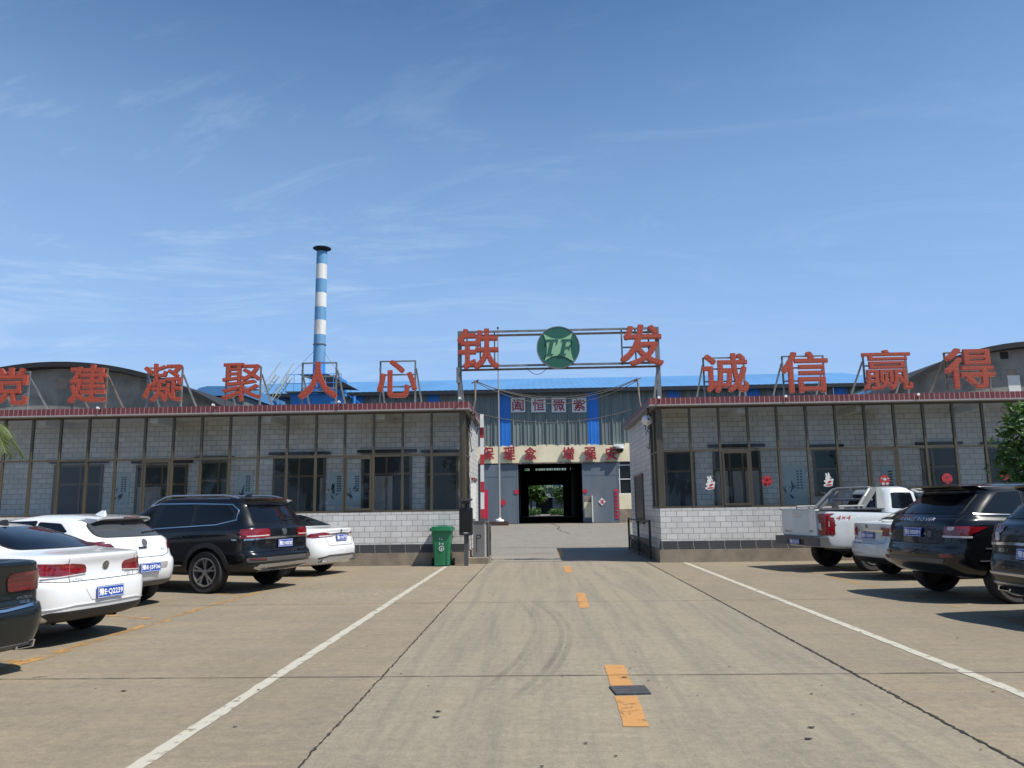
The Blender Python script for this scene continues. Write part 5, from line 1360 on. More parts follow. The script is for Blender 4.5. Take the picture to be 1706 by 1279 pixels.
# --- dark sedan cut by the left edge
def sedan_b(pos, hd, label, paint="paint_dark_green"):
    lay = [(.22, .22, .28, 4.66, .80, .28, .5, .05), (.27, .26, .08, 4.76, .86, .26, .5, .06), (.40, .36, .02, 4.82, .90, .25, .5, .07), (.56, .5, .0, 4.86, .913, .24, .5, .08), (.66, .62, .03, 4.86, .915, .24, .5, .08),
           (.69, .66, .07, 4.84, .908, .24, .5, .08), (.88, .76, .075, 4.78, .905, .24, .5, .09), (1.02, .84, .05, 4.66, .875, .24, .45, .10), (1.075, .90, .06, 4.5, .84, .22, .45, .10), (1.09, .95, .16, 4.2, .82, .24, .45, .12),
           (1.11, 1.0, .72, 3.55, .79, .24, .35, .12), (1.24, 1.18, 1.02, 3.2, .71, .24, .3, .1), (1.40, 1.39, 1.5, 2.75, .60, .25, .3, .1), (1.455, 1.455, 1.8, 2.5, .52, .25, .3, .08), (1.475, 1.47, 2.0, 2.3, .3, .1, .1, 0), (1.478, 1.475, 2.1, 2.2, .03, .01, .01, 0)]
    c = Car("sedan", label, "car", pos, hd, lay, paint, (1.12, 3.92), clad_z=.24, track=1.57, tyre=(.33, .22, .215))
    c.glass("rear_window", [(-.66, 1.14), (.66, 1.14), (.54, 1.42), (-.54, 1.42)], 'rear', r=.08); c.glass("windscreen", [(-.64, 1.10), (.64, 1.10), (.52, 1.41), (-.52, 1.41)], 'front', r=.08)
    side_glass(c, [[(1.12, 1.15), (1.9, 1.10), (1.92, 1.40), (1.55, 1.36)], [(1.98, 1.09), (2.78, 1.05), (2.7, 1.39), (2.0, 1.405)], [(2.86, 1.05), (3.4, 1.03), (2.92, 1.33), (2.80, 1.38)]])
    seg_tail(c, "tail_light", [(.36, .80), (.82, .795), (.885, .83), (.86, .99), (.40, .975), (.34, .93)], "tail_dark", .03); side_tail(c, "tail_light", [(.13, .80), (.40, .88), (.36, .99), (.13, .99)], "tail_dark")
    c.line("chrome_strip", [(-.62, .655), (-.3, .632), (.3, .632), (.62, .655)], .022, 'rear', "chrome", off=.016); c.text("lettering", "4MOTION", .56, .735, .03, 'rear'); c.text("lettering", "330TSI", .56, .692, .03, 'rear')
    c.line("boot_gap", [(-.60, 1.0), (-.58, .66), (.58, .66), (.60, 1.0)], .008, 'rear', "gap_dark", off=.003, skirt=False); c.badge(0, .93, .055, "VW"); c.plate("豫E·2C613", 0, .75)
    c.wrap("rear_diffuser", [rnd([(-.74, .235), (.74, .235), (.78, .30), (-.78, .30)], .02)], 'rear', "plastic_grey", off=.008)
    for u in (-.60, .60): c.pipe(u, .28, rnd([(-.10, -.035), (.10, -.035), (.115, .035), (-.08, .035)], .01), "chrome")
    panel_gaps(c, [[(1.95, 1.09), (1.98, .75), (1.85, .36)], [(2.82, 1.05), (2.84, .4)]]); handles(c, (2.1, 3.0), .93, c.paint); c.mirrors(3.1, 1.05, c.paint); c.fin(1.75, "plastic_black")
    return c
sedan_b((-5.16, 7.1), 164, "very dark grey sedan with smoked tail lamps, cut by the left edge")

# --- white hatchback
lay = [(.30, .22, .32, 4.28, .80, .32, .5, .08), (.36, .27, .10, 4.36, .87, .34, .5, .10), (.50, .40, .01, 4.43, .905, .36, .5, .13), (.66, .55, .0, 4.46, .915, .36, .5, .14), (.74, .62, .03, 4.46, .918, .34, .5, .14), (.80, .68, .08, 4.42, .915, .34, .5, .14),
       (1.00, .78, .13, 4.32, .905, .34, .5, .16), (1.08, .86, .17, 4.1, .87, .34, .45, .17), (1.13, .98, .24, 3.4, .83, .34, .4, .18), (1.24, 1.12, .38, 3.05, .755, .34, .35, .18), (1.36, 1.36, .56, 2.6, .64, .30, .3, .16), (1.41, 1.42, .50, 2.35, .58, .22, .3, .10), (1.435, 1.445, .56, 2.2, .52, .2, .3, .09), (1.47, 1.475, 1.1, 1.9, .36, .15, .15, .0), (1.485, 1.482, 1.35, 1.5, .03, .01, .01, 0)]
c = Car("hatchback", "white rounded hatchback with roof spoiler between the white fastback and the big black car", "car", (-6.42, 12.74), 165, lay, "paint_white", (.88, 3.58), clad_z=.34, track=1.58, tyre=(.33, .215, .225))
c.glass("rear_window", [(-.68, 1.115), (.68, 1.115), (.56, 1.355), (-.56, 1.355)], 'rear', "car_glass_grey", r=.12); c.glass("windscreen", [(-.64, 1.05), (.64, 1.05), (.52, 1.38), (-.52, 1.38)], 'front', r=.08)
side_glass(c, [[(.92, 1.21), (1.55, 1.10), (1.6, 1.36), (1.15, 1.33)], [(1.62, 1.09), (2.75, 1.03), (2.5, 1.36), (1.66, 1.38)]])
sp_ = spoiler(c, .40, 1.0, .57, "paint_white", .002, .016, .09)
m = MB(); zs = c.sp_z[2]; m.box(.392, .41, -.17, .17, zs - .020, zs - .004); c.solid("brake_light", m, "tail_dark", parent=sp_)
seg_tail(c, "tail_light", [(.56, .90), (.82, .91), (.89, .96), (.80, 1.04), (.66, 1.06), (.56, .98)], "tail_dark", .03); side_tail(c, "tail_light", [(.28, .92), (.62, 1.02), (.45, 1.06), (.26, 1.03)], "tail_dark")
c.badge(0, 1.015, .058, None); c.text("lettering", "ASTRA", -.42, .90, .03, 'rear'); c.text("lettering", "GTC", .42, .90, .03, 'rear'); c.line("hatch_gap", [(-.60, 1.09), (-.56, .83), (-.4, .79), (.4, .79), (.56, .83), (.60, 1.09)], .008, 'rear', "gap_dark", off=.003, skirt=False)
m = MB(); a, n_ = c.hit(-.05, .945, 'rear'); m.box(a.x - .02, a.x + .02, -.03, .13, .935, .955); c.solid("hatch_handle", m, "plastic_black")
c.wrap("plate_recess", [rnd([(-.42, .60), (.42, .60), (.46, .70), (-.46, .70)], .04)], 'rear', "curtain", off=.004); c.plate("豫E·J3F36", .0, .63)
c.wrap("bumper_insert", [rnd([(-.66, .33), (.66, .33), (.74, .42), (-.74, .42)], .04)], 'rear', "plastic_grey", off=.010); m = MB(); p_, n_ = c.hit(.08, 1.16, 'rear'); q_, n2_ = c.hit(.45, 1.175, 'rear'); m.bar(p_ + n_ * .02, q_ + n2_ * .02, .018); c.solid("wiper", m, "plastic_black")
panel_gaps(c, [[(1.6, 1.09), (1.62, .8), (1.5, .4)], [(2.78, 1.03), (2.8, .4)]]); handles(c, (1.8,), .93, c.paint); c.mirrors(2.9, 1.03, c.paint); c.fin(1.05, "paint_white")

c.root.scale = (1.03,) * 3
# --- big black SUV
lay = [(.36, .28, .34, 4.80, .86, .22, .5, .05), (.42, .32, .10, 4.9, .945, .22, .5, .06), (.55, .45, .02, 4.98, .985, .22, .5, .07), (.66, .6, .0, 5.02, .993, .22, .5, .08), (.72, .68, .035, 5.02, .995, .2, .5, .08), (.78, .74, .085, 5.0, .993, .2, .5, .08), (1.00, .92, .09, 4.96, .992, .2, .5, .09),
       (1.13, 1.02, .10, 4.88, .978, .2, .45, .09), (1.18, 1.08, .115, 4.6, .955, .2, .45, .09), (1.22, 1.14, .14, 3.95, .925, .2, .4, .10), (1.40, 1.32, .26, 3.5, .855, .2, .35, .10), (1.60, 1.58, .40, 3.0, .765, .2, .3, .10), (1.68, 1.69, .40, 2.75, .72, .18, .3, .06), (1.715, 1.73, .42, 2.6, .68, .16, .3, .05), (1.745, 1.76, .75, 2.3, .52, .2, .3, .04), (1.76, 1.775, 1.3, 1.9, .25, .1, .1, 0), (1.765, 1.778, 1.5, 1.6, .02, .01, .01, 0)]
c = Car("suv", "big black sport utility car with roof rails and silver rear skid trim, left row", "car", (-5.0, 15.42), 162, lay, "paint_black", (1.10, 4.08), clad_z=.50, track=1.74, tyre=(.385, .255, .25))
c.glass("rear_window", [(-.74, 1.25), (.74, 1.25), (.64, 1.59), (-.64, 1.59)], 'rear', r=.07); c.glass("windscreen", [(-.74, 1.2), (.74, 1.2), (.62, 1.64), (-.62, 1.64)], 'front', r=.08)
wins = [[(.62, 1.28), (1.45, 1.235), (1.50, 1.60), (.80, 1.585), (.60, 1.44)], [(1.53, 1.23), (2.40, 1.19), (2.34, 1.61), (1.57, 1.605)], [(2.48, 1.19), (3.55, 1.14), (2.90, 1.52), (2.46, 1.61)]]
side_glass(c, wins, r=.05)
for v in ('left', 'right'): c.line("chrome_surround", [(3.62, 1.115), (2.40, 1.165), (.95, 1.235), (.53, 1.32), (.56, 1.50), (.72, 1.605), (1.6, 1.63), (2.46, 1.635), (2.95, 1.54), (3.62, 1.14)], .018, v, "chrome", off=.012, cell=.15)
for sg in (-1, 1):
    m = MB(); pts = []
    for i in range(13): x = .65 + 2.1 * i / 12; q, n_ = c.hit(x, sg * .66, 'top'); pts.append(q + Vector((0, 0, .055 * min(1, min(i, 12 - i) / 1.5) + .002)))
    m.path(pts, .02, 8); c.solid("roof_rail", m, "alloy", smooth=True)
sp_ = spoiler(c, .29, .85, .66, "paint_black", .002, .012, .06); m = MB(); zs = c.sp_z[2]; m.box(.284, .30, -.26, .26, zs - .02, zs - .005); c.solid("brake_light", m, "tail_dark", parent=sp_)
seg_tail(c, "tail_light", [(.42, 1.00), (.955, .985), (.965, 1.15), (.50, 1.155), (.42, 1.13)], "tail_red", .02); side_tail(c, "tail_light", [(.10, .985), (.34, 1.0), (.38, 1.15), (.11, 1.155)], "tail_red")
for sg in (-1, 1): c.line("tail_strip", [(sg * .46, 1.035), (sg * .94, 1.025)], .018, 'rear', "tail_clear", off=.015)
c.line("chrome_strip", [(-.95, .965), (-.4, .985), (.4, .985), (.95, .965)], .03, 'rear', "chrome", off=.016); c.badge(0, 1.09, .065, "VW"); c.text("lettering", "TERAMONT", 0, .985, .02, 'rear', "gap_dark", .5, .018); c.text("lettering", "上汽大众", -.48, .905, .035, 'rear'); c.text("lettering", "380TSI", .50, .91, .03, 'rear')
c.wrap("plate_recess", [rnd([(-.36, .74), (.36, .74), (.44, .95), (-.44, .95)], .04)], 'rear', "screen_black", off=.004); c.plate("豫E·N0030", 0, .875)
c.wrap("bumper_panel", [rnd([(-.92, .565), (.92, .565), (.94, .64), (-.94, .64)], .02)], 'rear', "plastic_grey", off=.012); seg_tail(c, "reflector", [(.60, .595), (.90, .605), (.90, .635), (.60, .63)], "tail_dark", .005, off=.018)
c.wrap("skid_trim", [[(-.80, .46), (.80, .46), (.72, .52), (-.72, .52)]], 'rear', "alloy", off=.016); c.line("skid_trim", [(-.80, .47), (-.55, .39), (.55, .39), (.80, .47)], .03, 'rear', "alloy", off=.014)
for u in (-.62, .62): c.pipe(u, .455, rnd([(-.10, -.022), (.10, -.022), (.10, .022), (-.10, .022)], .01), "chrome")
m = MB(); p_, n_ = c.hit(.05, 1.30, 'rear'); q_, n2_ = c.hit(.42, 1.31, 'rear'); m.bar(p_ + n_ * .02, q_ + n2_ * .02, .02); c.solid("wiper", m, "plastic_black")
for v in ('left', 'right'):
    for wx in (1.10, 4.08):
        pts = [(wx + .475 * math.cos(t), .395 + .475 * math.sin(t)) for t in [R(-12) + R(204) * i / 14 for i in range(15)]]; c.line("arch_cladding", pts, .085, v, "plastic_black", off=.014, cell=.12)
    c.line("chrome_strip", [(1.65, .50), (3.5, .49)], .02, v, "chrome", off=.014, cell=.2)
panel_gaps(c, [[(1.48, 1.23), (1.55, .95), (1.42, .78)], [(2.44, 1.19), (2.46, .52)], [(3.62, 1.12), (3.55, .55)], [(.14, .98), (.9, .92), (1.5, .94)]]); handles(c, (1.72, 2.62), 1.03, "paint_black"); c.mirrors(3.35, 1.18, "paint_black"); c.fin(1.0, "plastic_black")

c.root.scale = (1.035,) * 3
# --- farthest white sedan, left row
lay = [(.24, .22, .34, 4.66, .80, .30, .5, .08), (.29, .26, .14, 4.76, .86, .30, .5, .09), (.42, .38, .03, 4.82, .905, .30, .5, .11), (.58, .5, .0, 4.86, .922, .30, .5, .12), (.72, .62, .03, 4.86, .925, .30, .5, .13), (.88, .74, .07, 4.8, .915, .32, .5, .15), (1.00, .82, .07, 4.68, .895, .32, .45, .16), (1.075, .9, .06, 4.5, .845, .30, .45, .17), (1.10, .95, .13, 4.2, .81, .3, .45, .18),
       (1.14, 1.0, .55, 3.5, .785, .28, .35, .18), (1.26, 1.16, .92, 3.15, .70, .26, .3, .16), (1.40, 1.38, 1.40, 2.75, .60, .25, .3, .14), (1.455, 1.455, 1.75, 2.5, .52, .25, .3, .1), (1.475, 1.47, 2.0, 2.3, .3, .1, .1, 0), (1.478, 1.475, 2.1, 2.2, .03, .01, .01, 0)]
c = Car("sedan", "white sedan with wide red tail lamps farthest back in the left row", "car", (-4.76, 18.8), 162, lay, "paint_white", (1.12, 3.97), clad_z=.26, track=1.58, tyre=(.335, .225, .23))
c.glass("rear_window", [(-.64, 1.16), (.64, 1.16), (.55, 1.41), (-.55, 1.41)], 'rear', r=.08); c.glass("windscreen", [(-.64, 1.10), (.64, 1.10), (.52, 1.41), (-.52, 1.41)], 'front', r=.08)
side_glass(c, [[(1.05, 1.18), (1.9, 1.12), (1.92, 1.40), (1.5, 1.37)], [(1.98, 1.11), (2.78, 1.06), (2.7, 1.39), (2.0, 1.405)], [(2.86, 1.06), (3.4, 1.03), (2.92, 1.33), (2.80, 1.38)]])
seg_tail(c, "tail_light", [(.30, .92), (.80, .89), (.905, .915), (.80, .985), (.62, 1.015), (.42, .985)], "tail_red", .04); side_tail(c, "tail_light", [(.20, .90), (.50, .915), (.36, .985), (.18, .99)], "tail_red")
c.line("chrome_strip", [(-.42, .965), (0, .985), (.42, .965)], .032, 'rear', "alloy", off=.02); c.line("tail_strip", [(.36, .935), (.7, .92)], .03, 'rear', "tail_clear", off=.016); c.line("tail_strip", [(-.36, .935), (-.7, .92)], .03, 'rear', "tail_clear", off=.016)
c.badge(0, 1.035, .035, None, "plastic_grey"); c.plate("豫E·1N7T5", 0, .875); c.line("boot_gap", [(-.56, .88), (-.5, .70), (.5, .70), (.56, .88)], .008, 'rear', "gap_dark", off=.003, skirt=False)
c.line("diffuser_trim", [(-.74, .42), (-.5, .47), (.5, .47), (.74, .42)], .045, 'rear', "plastic_grey", off=.012)
for u in (-.60, .60): c.pipe(u, .36, rnd([(-.15, -.045), (.13, -.04), (.16, .04), (-.08, .045)], .035), "chrome")
panel_gaps(c, [[(1.95, 1.11), (1.98, .75), (1.85, .36)]]); c.mirrors(3.1, 1.06, c.paint); c.fin(1.75, "plastic_black")

# --- white pickup truck, right row
H_ = 1.06
lay = [(.52, .34, .40, 5.10, .84, .12, .5, .02), (.55, .38, .22, 5.18, .885, .12, .5, .02), (.74, .60, .11, 5.24, .915, .12, .5, .03), (.95, .8, .09, 5.26, .925, .12, .5, .03), (1.20, 1.0, .09, 5.22, .93, .12, .5, .03), (1.33, 1.12, .09, 5.10, .915, .12, .45, .03), (1.36, 1.17, .10, 4.9, .90, .12, .45, .03), (1.365, 1.18, .14, 4.7, .86, .1, .4, .0), (1.37, 1.185, 1.5, 3.5, .3, .1, .1, 0), (1.371, 1.186, 2.2, 2.6, .02, .01, .01, 0)]
c = Car("pickup_truck", "white pickup truck with grey roll bar and red 4x4 mark, right row", "pickup", (6.0, 18.61), 14, lay, "paint_silver_white", (1.28, 4.36), clad_z=.50, track=1.60, tyre=(.385, .24, .25), cuts=((.16, 1.72, -.80, .80, .86, 1.6),))
cab = [(1.20, 1.16, 1.74, 3.9, .90, .12, .35, .02), (1.36, 1.26, 1.76, 3.7, .865, .12, .35, .02), (1.60, 1.52, 1.84, 3.25, .775, .14, .3, .04), (1.80, 1.80, 1.94, 2.85, .67, .16, .3, .05), (1.87, 1.88, 2.02, 2.65, .58, .16, .25, .05), (1.90, 1.905, 2.2, 2.5, .35, .1, .1, 0), (1.905, 1.907, 2.3, 2.4, .02, .01, .01, 0)]
mb = loft_mesh(loft(cab), 0); cabv = BVHTree.FromPolygons([tuple(v) for v in mb.v], [tuple(f) for f in mb.f]); mb.build("cab", [c.paint, "plastic_black"], c.root, local=True, smooth=True, auto=38)
c.glass("rear_window", [(-.62, 1.42), (.62, 1.42), (.54, 1.72), (-.54, 1.72)], 'rear', r=.06, bvh=cabv); c.glass("windscreen", [(-.68, 1.25), (.68, 1.25), (.56, 1.75), (-.56, 1.75)], 'front', r=.06, bvh=cabv)
side_glass(c, [[(1.95, 1.40), (2.55, 1.37), (2.56, 1.74), (2.06, 1.745)], [(2.64, 1.36), (3.5, 1.30), (3.02, 1.68), (2.66, 1.735)]], bvh=cabv)
m = MB(); m.box(.055, .15, -.70, .70, .80, 1.395); m.box(.05, .055, -.62, .62, .90, 1.30); tg = c.solid("tailgate", m, c.paint)
m = MB(); m.box(.035, .05, -.12, .12, 1.22, 1.30); c.solid("tailgate_handle", m, "chrome", parent=tg); m = MB()
vs, fs = text_mesh("4WD", .16, .05, 0); m.add([(.045, -(v.x + .50), v.y + .90) for v in vs], fs); c.solid("lettering", m, "plastic_black", parent=tg)
m = MB(); vs, fs = text_mesh("VGT 2.5", .28, .045, 0); m.add([(.045, -(v.x - .46), v.y + .88) for v in vs], fs); c.solid("lettering", m, "plastic_black", parent=tg)
m = MB(); m.box(.16, 1.70, -.79, -.76, .9, 1.372); m.box(.16, 1.70, .76, .79, .9, 1.372); m.box(.16, 1.7, -.76, .76, .865, .89); c.solid("bed_liner", m, "plastic_black")
m = MB()
for sg in (-1, 1): m.box(.12, 1.7, sg * .84 - .05, sg * .84 + .05, 1.374, 1.40)
c.solid("bed_rail", m, "plastic_grey")
seg_tail(c, "tail_light", [(.73, .80), (.915, .82), (.93, 1.30), (.73, 1.29)], "tail_red", .03); side_tail(c, "tail_light", [(.11, .82), (.22, .84), (.26, 1.29), (.11, 1.29)], "tail_red"); seg_tail(c, "reverse_lamp", [(.74, .93), (.80, .93), (.80, 1.08), (.74, 1.08)], "tail_clear", .01, off=.018)
m = MB(); m.prism([(-.06, -.86, .58), (-.06, .86, .58), (-.02, .92, .58), (.2, .92, .58), (.2, -.92, .58), (-.02, -.92, .58)], (0, 0, .19)); bp_ = c.solid("rear_bumper", m, "plastic_grey")
m = MB(); m.box(-.064, -.059, -.34, .34, .60, .72); c.solid("bumper_step", m, "plastic_black", parent=bp_)
sv = c.bvh; c.bvh = BVHTree.FromPolygons([(-.062, -1, .5), (-.062, 1, .5), (-.062, 1, .8), (-.062, -1, .8)], [(0, 1, 2, 3)]); c.plate("豫E·K2071", .0, .655, .40, .12); c.bvh = sv
c.text("sticker_lettering", "4×4", .62, 1.2, .10, 'right', "sticker_red", .36, .006, shear=.3); c.text("sticker_lettering", "4×4", .62, 1.2, .10, 'left', "sticker_red", -.36, .006, shear=.3)
m = MB()
for sg in (-1, 1):
    m.path([(1.05, sg * .82, 1.40), (1.30, sg * .76, 1.66), (1.48, sg * .70, 1.83), (1.56, sg * .60, 1.865)], .042, 10); m.prism([(1.53, sg * .86, 1.40), (1.73, sg * .86, 1.40), (1.80, sg * .71, 1.86), (1.66, sg * .71, 1.86)], (0, -sg * .06, 0)); m.bar((1.16, sg * .83, 1.40), (1.64, sg * .69, 1.85), .075)
    m.path([(.55, sg * .84, 1.45), (1.2, sg * .84, 1.455)], .024, 8)
    for x in (.56, .9, 1.2): m.tube((x, sg * .84, 1.39), (x, sg * .84, 1.47), .022, 8)
m.path([(1.56, -.60, 1.865), (1.56, .60, 1.865)], .042, 10); m.tube((1.5, 0, 1.60), (1.5, 0, 1.87), .03, 8); m.path([(1.5, -.74, 1.60), (1.5, .74, 1.60)], .028, 8); c.solid("roll_bar", m, "roll_grey", smooth=True)
m = MB(); m.box(1.0, 4.6, -.5, .5, .42, .60); m.tube((1.28, -.75, .385), (1.28, .75, .385), .06, 10); m.lathe([(0, -.14), (.14, -.06), (.14, .06), (0, .14)], (1.28, 0, .385), 'y', 12); c.solid("chassis", m, "plastic_black")
panel_gaps(c, [[(1.78, 1.36), (1.79, .72)], [(2.6, 1.2), (2.6, .7)], [(3.6, 1.2), (3.5, .7)]]); c.mirrors(3.3, 1.25, c.paint); handles(c, (1.98, 2.78), 1.14, "chrome")

# --- small white sedan, right row
lay = [(.28, .22, .36, 4.36, .76, .26, .45, .08), (.33, .27, .14, 4.46, .82, .26, .45, .09), (.46, .40, .02, 4.54, .86, .26, .45, .10), (.62, .55, .0, 4.58, .875, .26, .45, .10), (.72, .64, .03, 4.58, .878, .26, .45, .10), (.78, .70, .08, 4.55, .875, .26, .45, .10), (.95, .80, .09, 4.46, .868, .26, .45, .12), (1.07, .88, .06, 4.32, .835, .25, .45, .13), (1.11, .94, .07, 4.1, .80, .24, .4, .13), (1.125, .99, .16, 3.9, .78, .24, .4, .13),
       (1.15, 1.04, .58, 3.35, .76, .24, .35, .13), (1.28, 1.2, .88, 3.0, .69, .24, .3, .12), (1.43, 1.42, 1.25, 2.6, .60, .24, .3, .1), (1.485, 1.485, 1.55, 2.4, .53, .24, .3, .08), (1.505, 1.50, 1.8, 2.2, .3, .1, .1, 0), (1.508, 1.505, 1.9, 2.1, .03, .01, .01, 0)]
c = Car("sedan", "small white sedan parked between the white pickup and a black luxury car", "car", (6.69, 16.5), 9, lay, "paint_silver_white", (1.0, 3.7), clad_z=.31, track=1.53, tyre=(.32, .205, .205))
c.glass("rear_window", [(-.62, 1.175), (.62, 1.175), (.54, 1.44), (-.54, 1.44)], 'rear', r=.07); c.glass("windscreen", [(-.62, 1.12), (.62, 1.12), (.52, 1.44), (-.52, 1.44)], 'front', r=.07)
side_glass(c, [[(1.0, 1.19), (1.75, 1.14), (1.78, 1.43), (1.38, 1.41)], [(1.83, 1.13), (2.6, 1.08), (2.5, 1.42), (1.86, 1.435)], [(2.66, 1.08), (3.2, 1.05), (2.76, 1.35), (2.6, 1.40)]])
seg_tail(c, "tail_light", [(.56, .86), (.84, .845), (.855, 1.02), (.70, 1.02), (.56, .93)], "tail_red", .03); side_tail(c, "tail_light", [(.10, .85), (.26, .90), (.32, 1.02), (.10, 1.02)], "tail_red")
c.badge(0, 1.045, .045, None); c.line("chrome_strip", [(-.46, .955), (0, .965), (.46, .955)], .035, 'rear', "chrome", off=.018); c.plate("豫E·Y5N09", 0, .86)
c.text("lettering", "东风日产", -.48, 1.035, .04, 'rear', "plastic_grey"); c.text("lettering", "SYLPHY", .50, 1.035, .03, 'rear', "plastic_grey"); c.line("boot_gap", [(-.58, 1.0), (-.52, .72), (-.4, .70), (.4, .70), (.52, .72), (.58, 1.0)], .008, 'rear', "gap_dark", off=.003, skirt=False)
c.wrap("bumper_insert", [rnd([(-.62, .30), (.62, .30), (.52, .43), (-.52, .43)], .02)], 'rear', "plastic_black", off=.010); seg_tail(c, "reflector", [(.60, .46), (.80, .42), (.80, .49), (.60, .52)], "tail_dark", .01, off=.014)
panel_gaps(c, [[(1.8, 1.13), (1.82, .8), (1.7, .4)], [(2.62, 1.08), (2.64, .4)]]); handles(c, (1.95, 2.75), .95, c.paint); c.mirrors(2.95, 1.08, c.paint)

# --- black luxury SUV, right row
def suv_lux(pos, hd, label, low=0):
    lay = [(.44, .30, .46, 4.62, .84, .24, .5, .06), (.50, .34, .18, 4.70, .93, .26, .5, .08), (.60, .48, .04, 4.78, .972, .26, .5, .10), (.72, .62, .0, 4.83, .985, .26, .5, .10), (.80, .72, .02, 4.84, .988, .26, .5, .10), (.86, .8, .05, 4.83, .988, .26, .5, .10), (1.08, .96, .08, 4.76, .982, .26, .5, .11), (1.20, 1.06, .12, 4.6, .96, .26, .45, .12), (1.245, 1.12, .17, 4.2, .93, .26, .45, .12), (1.28, 1.18, .22, 3.75, .905, .26, .4, .12),
           (1.44, 1.38, .38, 3.35, .835, .26, .35, .12), (1.62, 1.60, .58, 2.9, .755, .26, .3, .12), (1.69, 1.70, .52, 2.7, .715, .2, .3, .08), (1.72, 1.73, .54, 2.55, .68, .18, .3, .07), (1.755, 1.765, .9, 2.3, .5, .2, .3, .04), (1.775, 1.78, 1.4, 1.9, .25, .1, .1, 0), (1.778, 1.782, 1.6, 1.7, .02, .01, .01, 0)]
    lay = [(l[0] - low * min(1, max(0, (.85 - l[0]) / .3)),) + l[1:] for l in lay]
    c = Car("suv", label, "car", pos, hd, lay, "paint_black", (.98, 3.90), clad_z=.56, track=1.71, tyre=(.385, .265, .26), clad="paint_black")
    c.glass("rear_window", [(-.74, 1.30), (.74, 1.30), (.64, 1.62), (-.64, 1.62)], 'rear', r=.06); c.glass("windscreen", [(-.74, 1.22), (.74, 1.22), (.62, 1.66), (-.62, 1.66)], 'front', r=.08)
    side_glass(c, [[(.62, 1.33), (1.28, 1.30), (1.34, 1.63), (.98, 1.62)], [(1.33, 1.295), (2.22, 1.25), (2.16, 1.64), (1.39, 1.635)], [(2.29, 1.25), (3.3, 1.20), (2.70, 1.55), (2.26, 1.64)]], r=.03)
    for v in ('left', 'right'): c.line("window_trim", [(.5, 1.30), (1.4, 1.27), (2.4, 1.225), (3.4, 1.17)], .012, v, "alloy", off=.012, cell=.2)
    spoiler(c, .34, .95, .68, "paint_black", .012, .010, .08)
    c.wrap("bumper_panel", [rnd([(-.66, .58), (.66, .58), (.7, .64), (-.7, .64)], .02)], 'rear', "plastic_grey", off=.012); c.line("hatch_gap", [(-.80, 1.27), (-.78, .90), (-.68, .86), (.68, .86), (.78, .90), (.80, 1.27)], .008, 'rear', "gap_dark", off=.003, skirt=False)
    panel_gaps(c, [[(1.31, 1.29), (1.40, .95), (1.28, .80)], [(2.26, 1.25), (2.28, .55)], [(3.35, 1.19), (3.3, .6)]]); handles(c, (1.55, 2.42), 1.08, "paint_black"); c.mirrors(3.1, 1.22, "paint_black")
    m = MB(); m.box(1.3, 4.4, -.5, .5, .32, .47); c.solid("chassis", m, "plastic_black")
    return c
c = suv_lux((6.02, 13.05), 8, "black luxury sport utility car with roof spoiler and plate ending 0000M", .09)
c.text("lettering", "RANGE ROVER", 0, 1.215, .045, 'rear', "plate_white", .88); c.plate("豫E·0000M", 0, 1.02, .44, .14); c.badge(.38, 1.0, .045, None, "grey_steel"); c.text("lettering", "HSE", .26, 1.0, .03, 'rear')
seg_tail(c, "tail_light", [(.66, .99), (.93, .985), (.955, 1.12), (.66, 1.12)], "tail_red", .015); side_tail(c, "tail_light", [(.14, .99), (.34, 1.0), (.62, 1.11), (.16, 1.12)], "tail_red"); seg_tail(c, "reverse_lamp", [(.72, 1.06), (.80, 1.06), (.80, 1.11), (.72, 1.11)], "tail_clear", .01, off=.018)
for sg in (-1, 1): c.line("tail_strip", [(sg * .66, .97), (sg * .93, .965)], .028, 'rear', "tail_clear", off=.016)
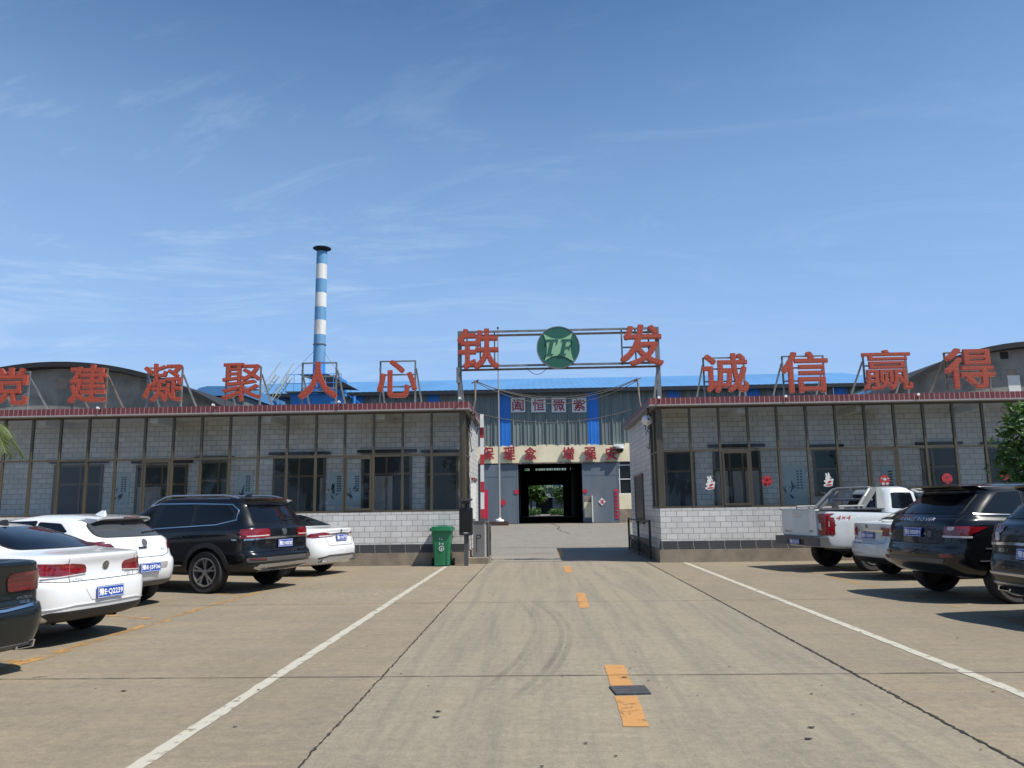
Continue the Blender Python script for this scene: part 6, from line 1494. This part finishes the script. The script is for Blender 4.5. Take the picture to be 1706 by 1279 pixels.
for v in ('left', 'right'): c.line("chrome_strip", [(.55, .80), (1.0, .79)], .016, v, "alloy", off=.012); c.line("chrome_strip", [(.45, .62), (.62, .62)], .016, v, "alloy", off=.012)
seg_tail(c, "fog_lamp", [(.62, .665), (.82, .675), (.82, .72), (.64, .715)], "tail_red", .02, off=.016)

c.root.scale = (1.03,) * 3
# --- black SUV cut by the right edge
c = suv_lux((6.06, 10.05), 9, "black sport utility car with chrome rear strips, cut by the right edge", .17)
seg_tail(c, "tail_light", [(.58, 1.0), (.92, 1.0), (.95, 1.20), (.66, 1.21)], "tail_dark", .03); side_tail(c, "tail_light", [(.12, 1.0), (.40, 1.08), (.44, 1.2), (.14, 1.2)], "tail_dark"); seg_tail(c, "reverse_lamp", [(.58, 1.02), (.66, 1.02), (.66, 1.12), (.60, 1.12)], "tail_clear", .01, off=.018)
c.line("chrome_strip", [(-.82, .97), (-.3, .985), (.3, .985), (.82, .97)], .035, 'rear', "chrome", off=.016); c.text("lettering", "进口大众", -.5, .90, .045, 'rear'); c.plate("豫E·R7158", 0, .86); c.badge(0, 1.10, .07, "VW")
c.line("bumper_trim", [(-.90, .60), (.90, .60)], .03, 'rear', "alloy", off=.018); c.line("bumper_trim", [(-.84, .48), (.84, .48)], .025, 'rear', "alloy", off=.018)
for u in (-.6, .6): c.pipe(u, .40, rnd([(-.12, -.03), (.10, -.03), (.12, .03), (-.10, .03)], .01), "chrome")

# --- next cars of both rows, just outside the view, whose shadows reach into it
def copy_tree(o, parent=None):
    n_ = o.copy(); COL.objects.link(n_)
    if parent is not None: n_.parent = parent
    for ch in list(o.children): copy_tree(ch, n_)
    return n_
for o in [x for x in bpy.data.objects if x.parent is None and x.get("label", "").startswith("black sport utility car with chrome")]:
    k = copy_tree(o); k.location = (6.75, 7.4, 0); k["label"] = "black sport utility car just outside the right edge whose shadow enters the view"
for o in [x for x in bpy.data.objects if x.parent is None and x.get("label", "").startswith("very dark grey sedan")]:
    k = copy_tree(o); k.location = (-5.2, 4.3, 0); k["label"] = "very dark grey sedan just outside the left edge whose shadow enters the view"
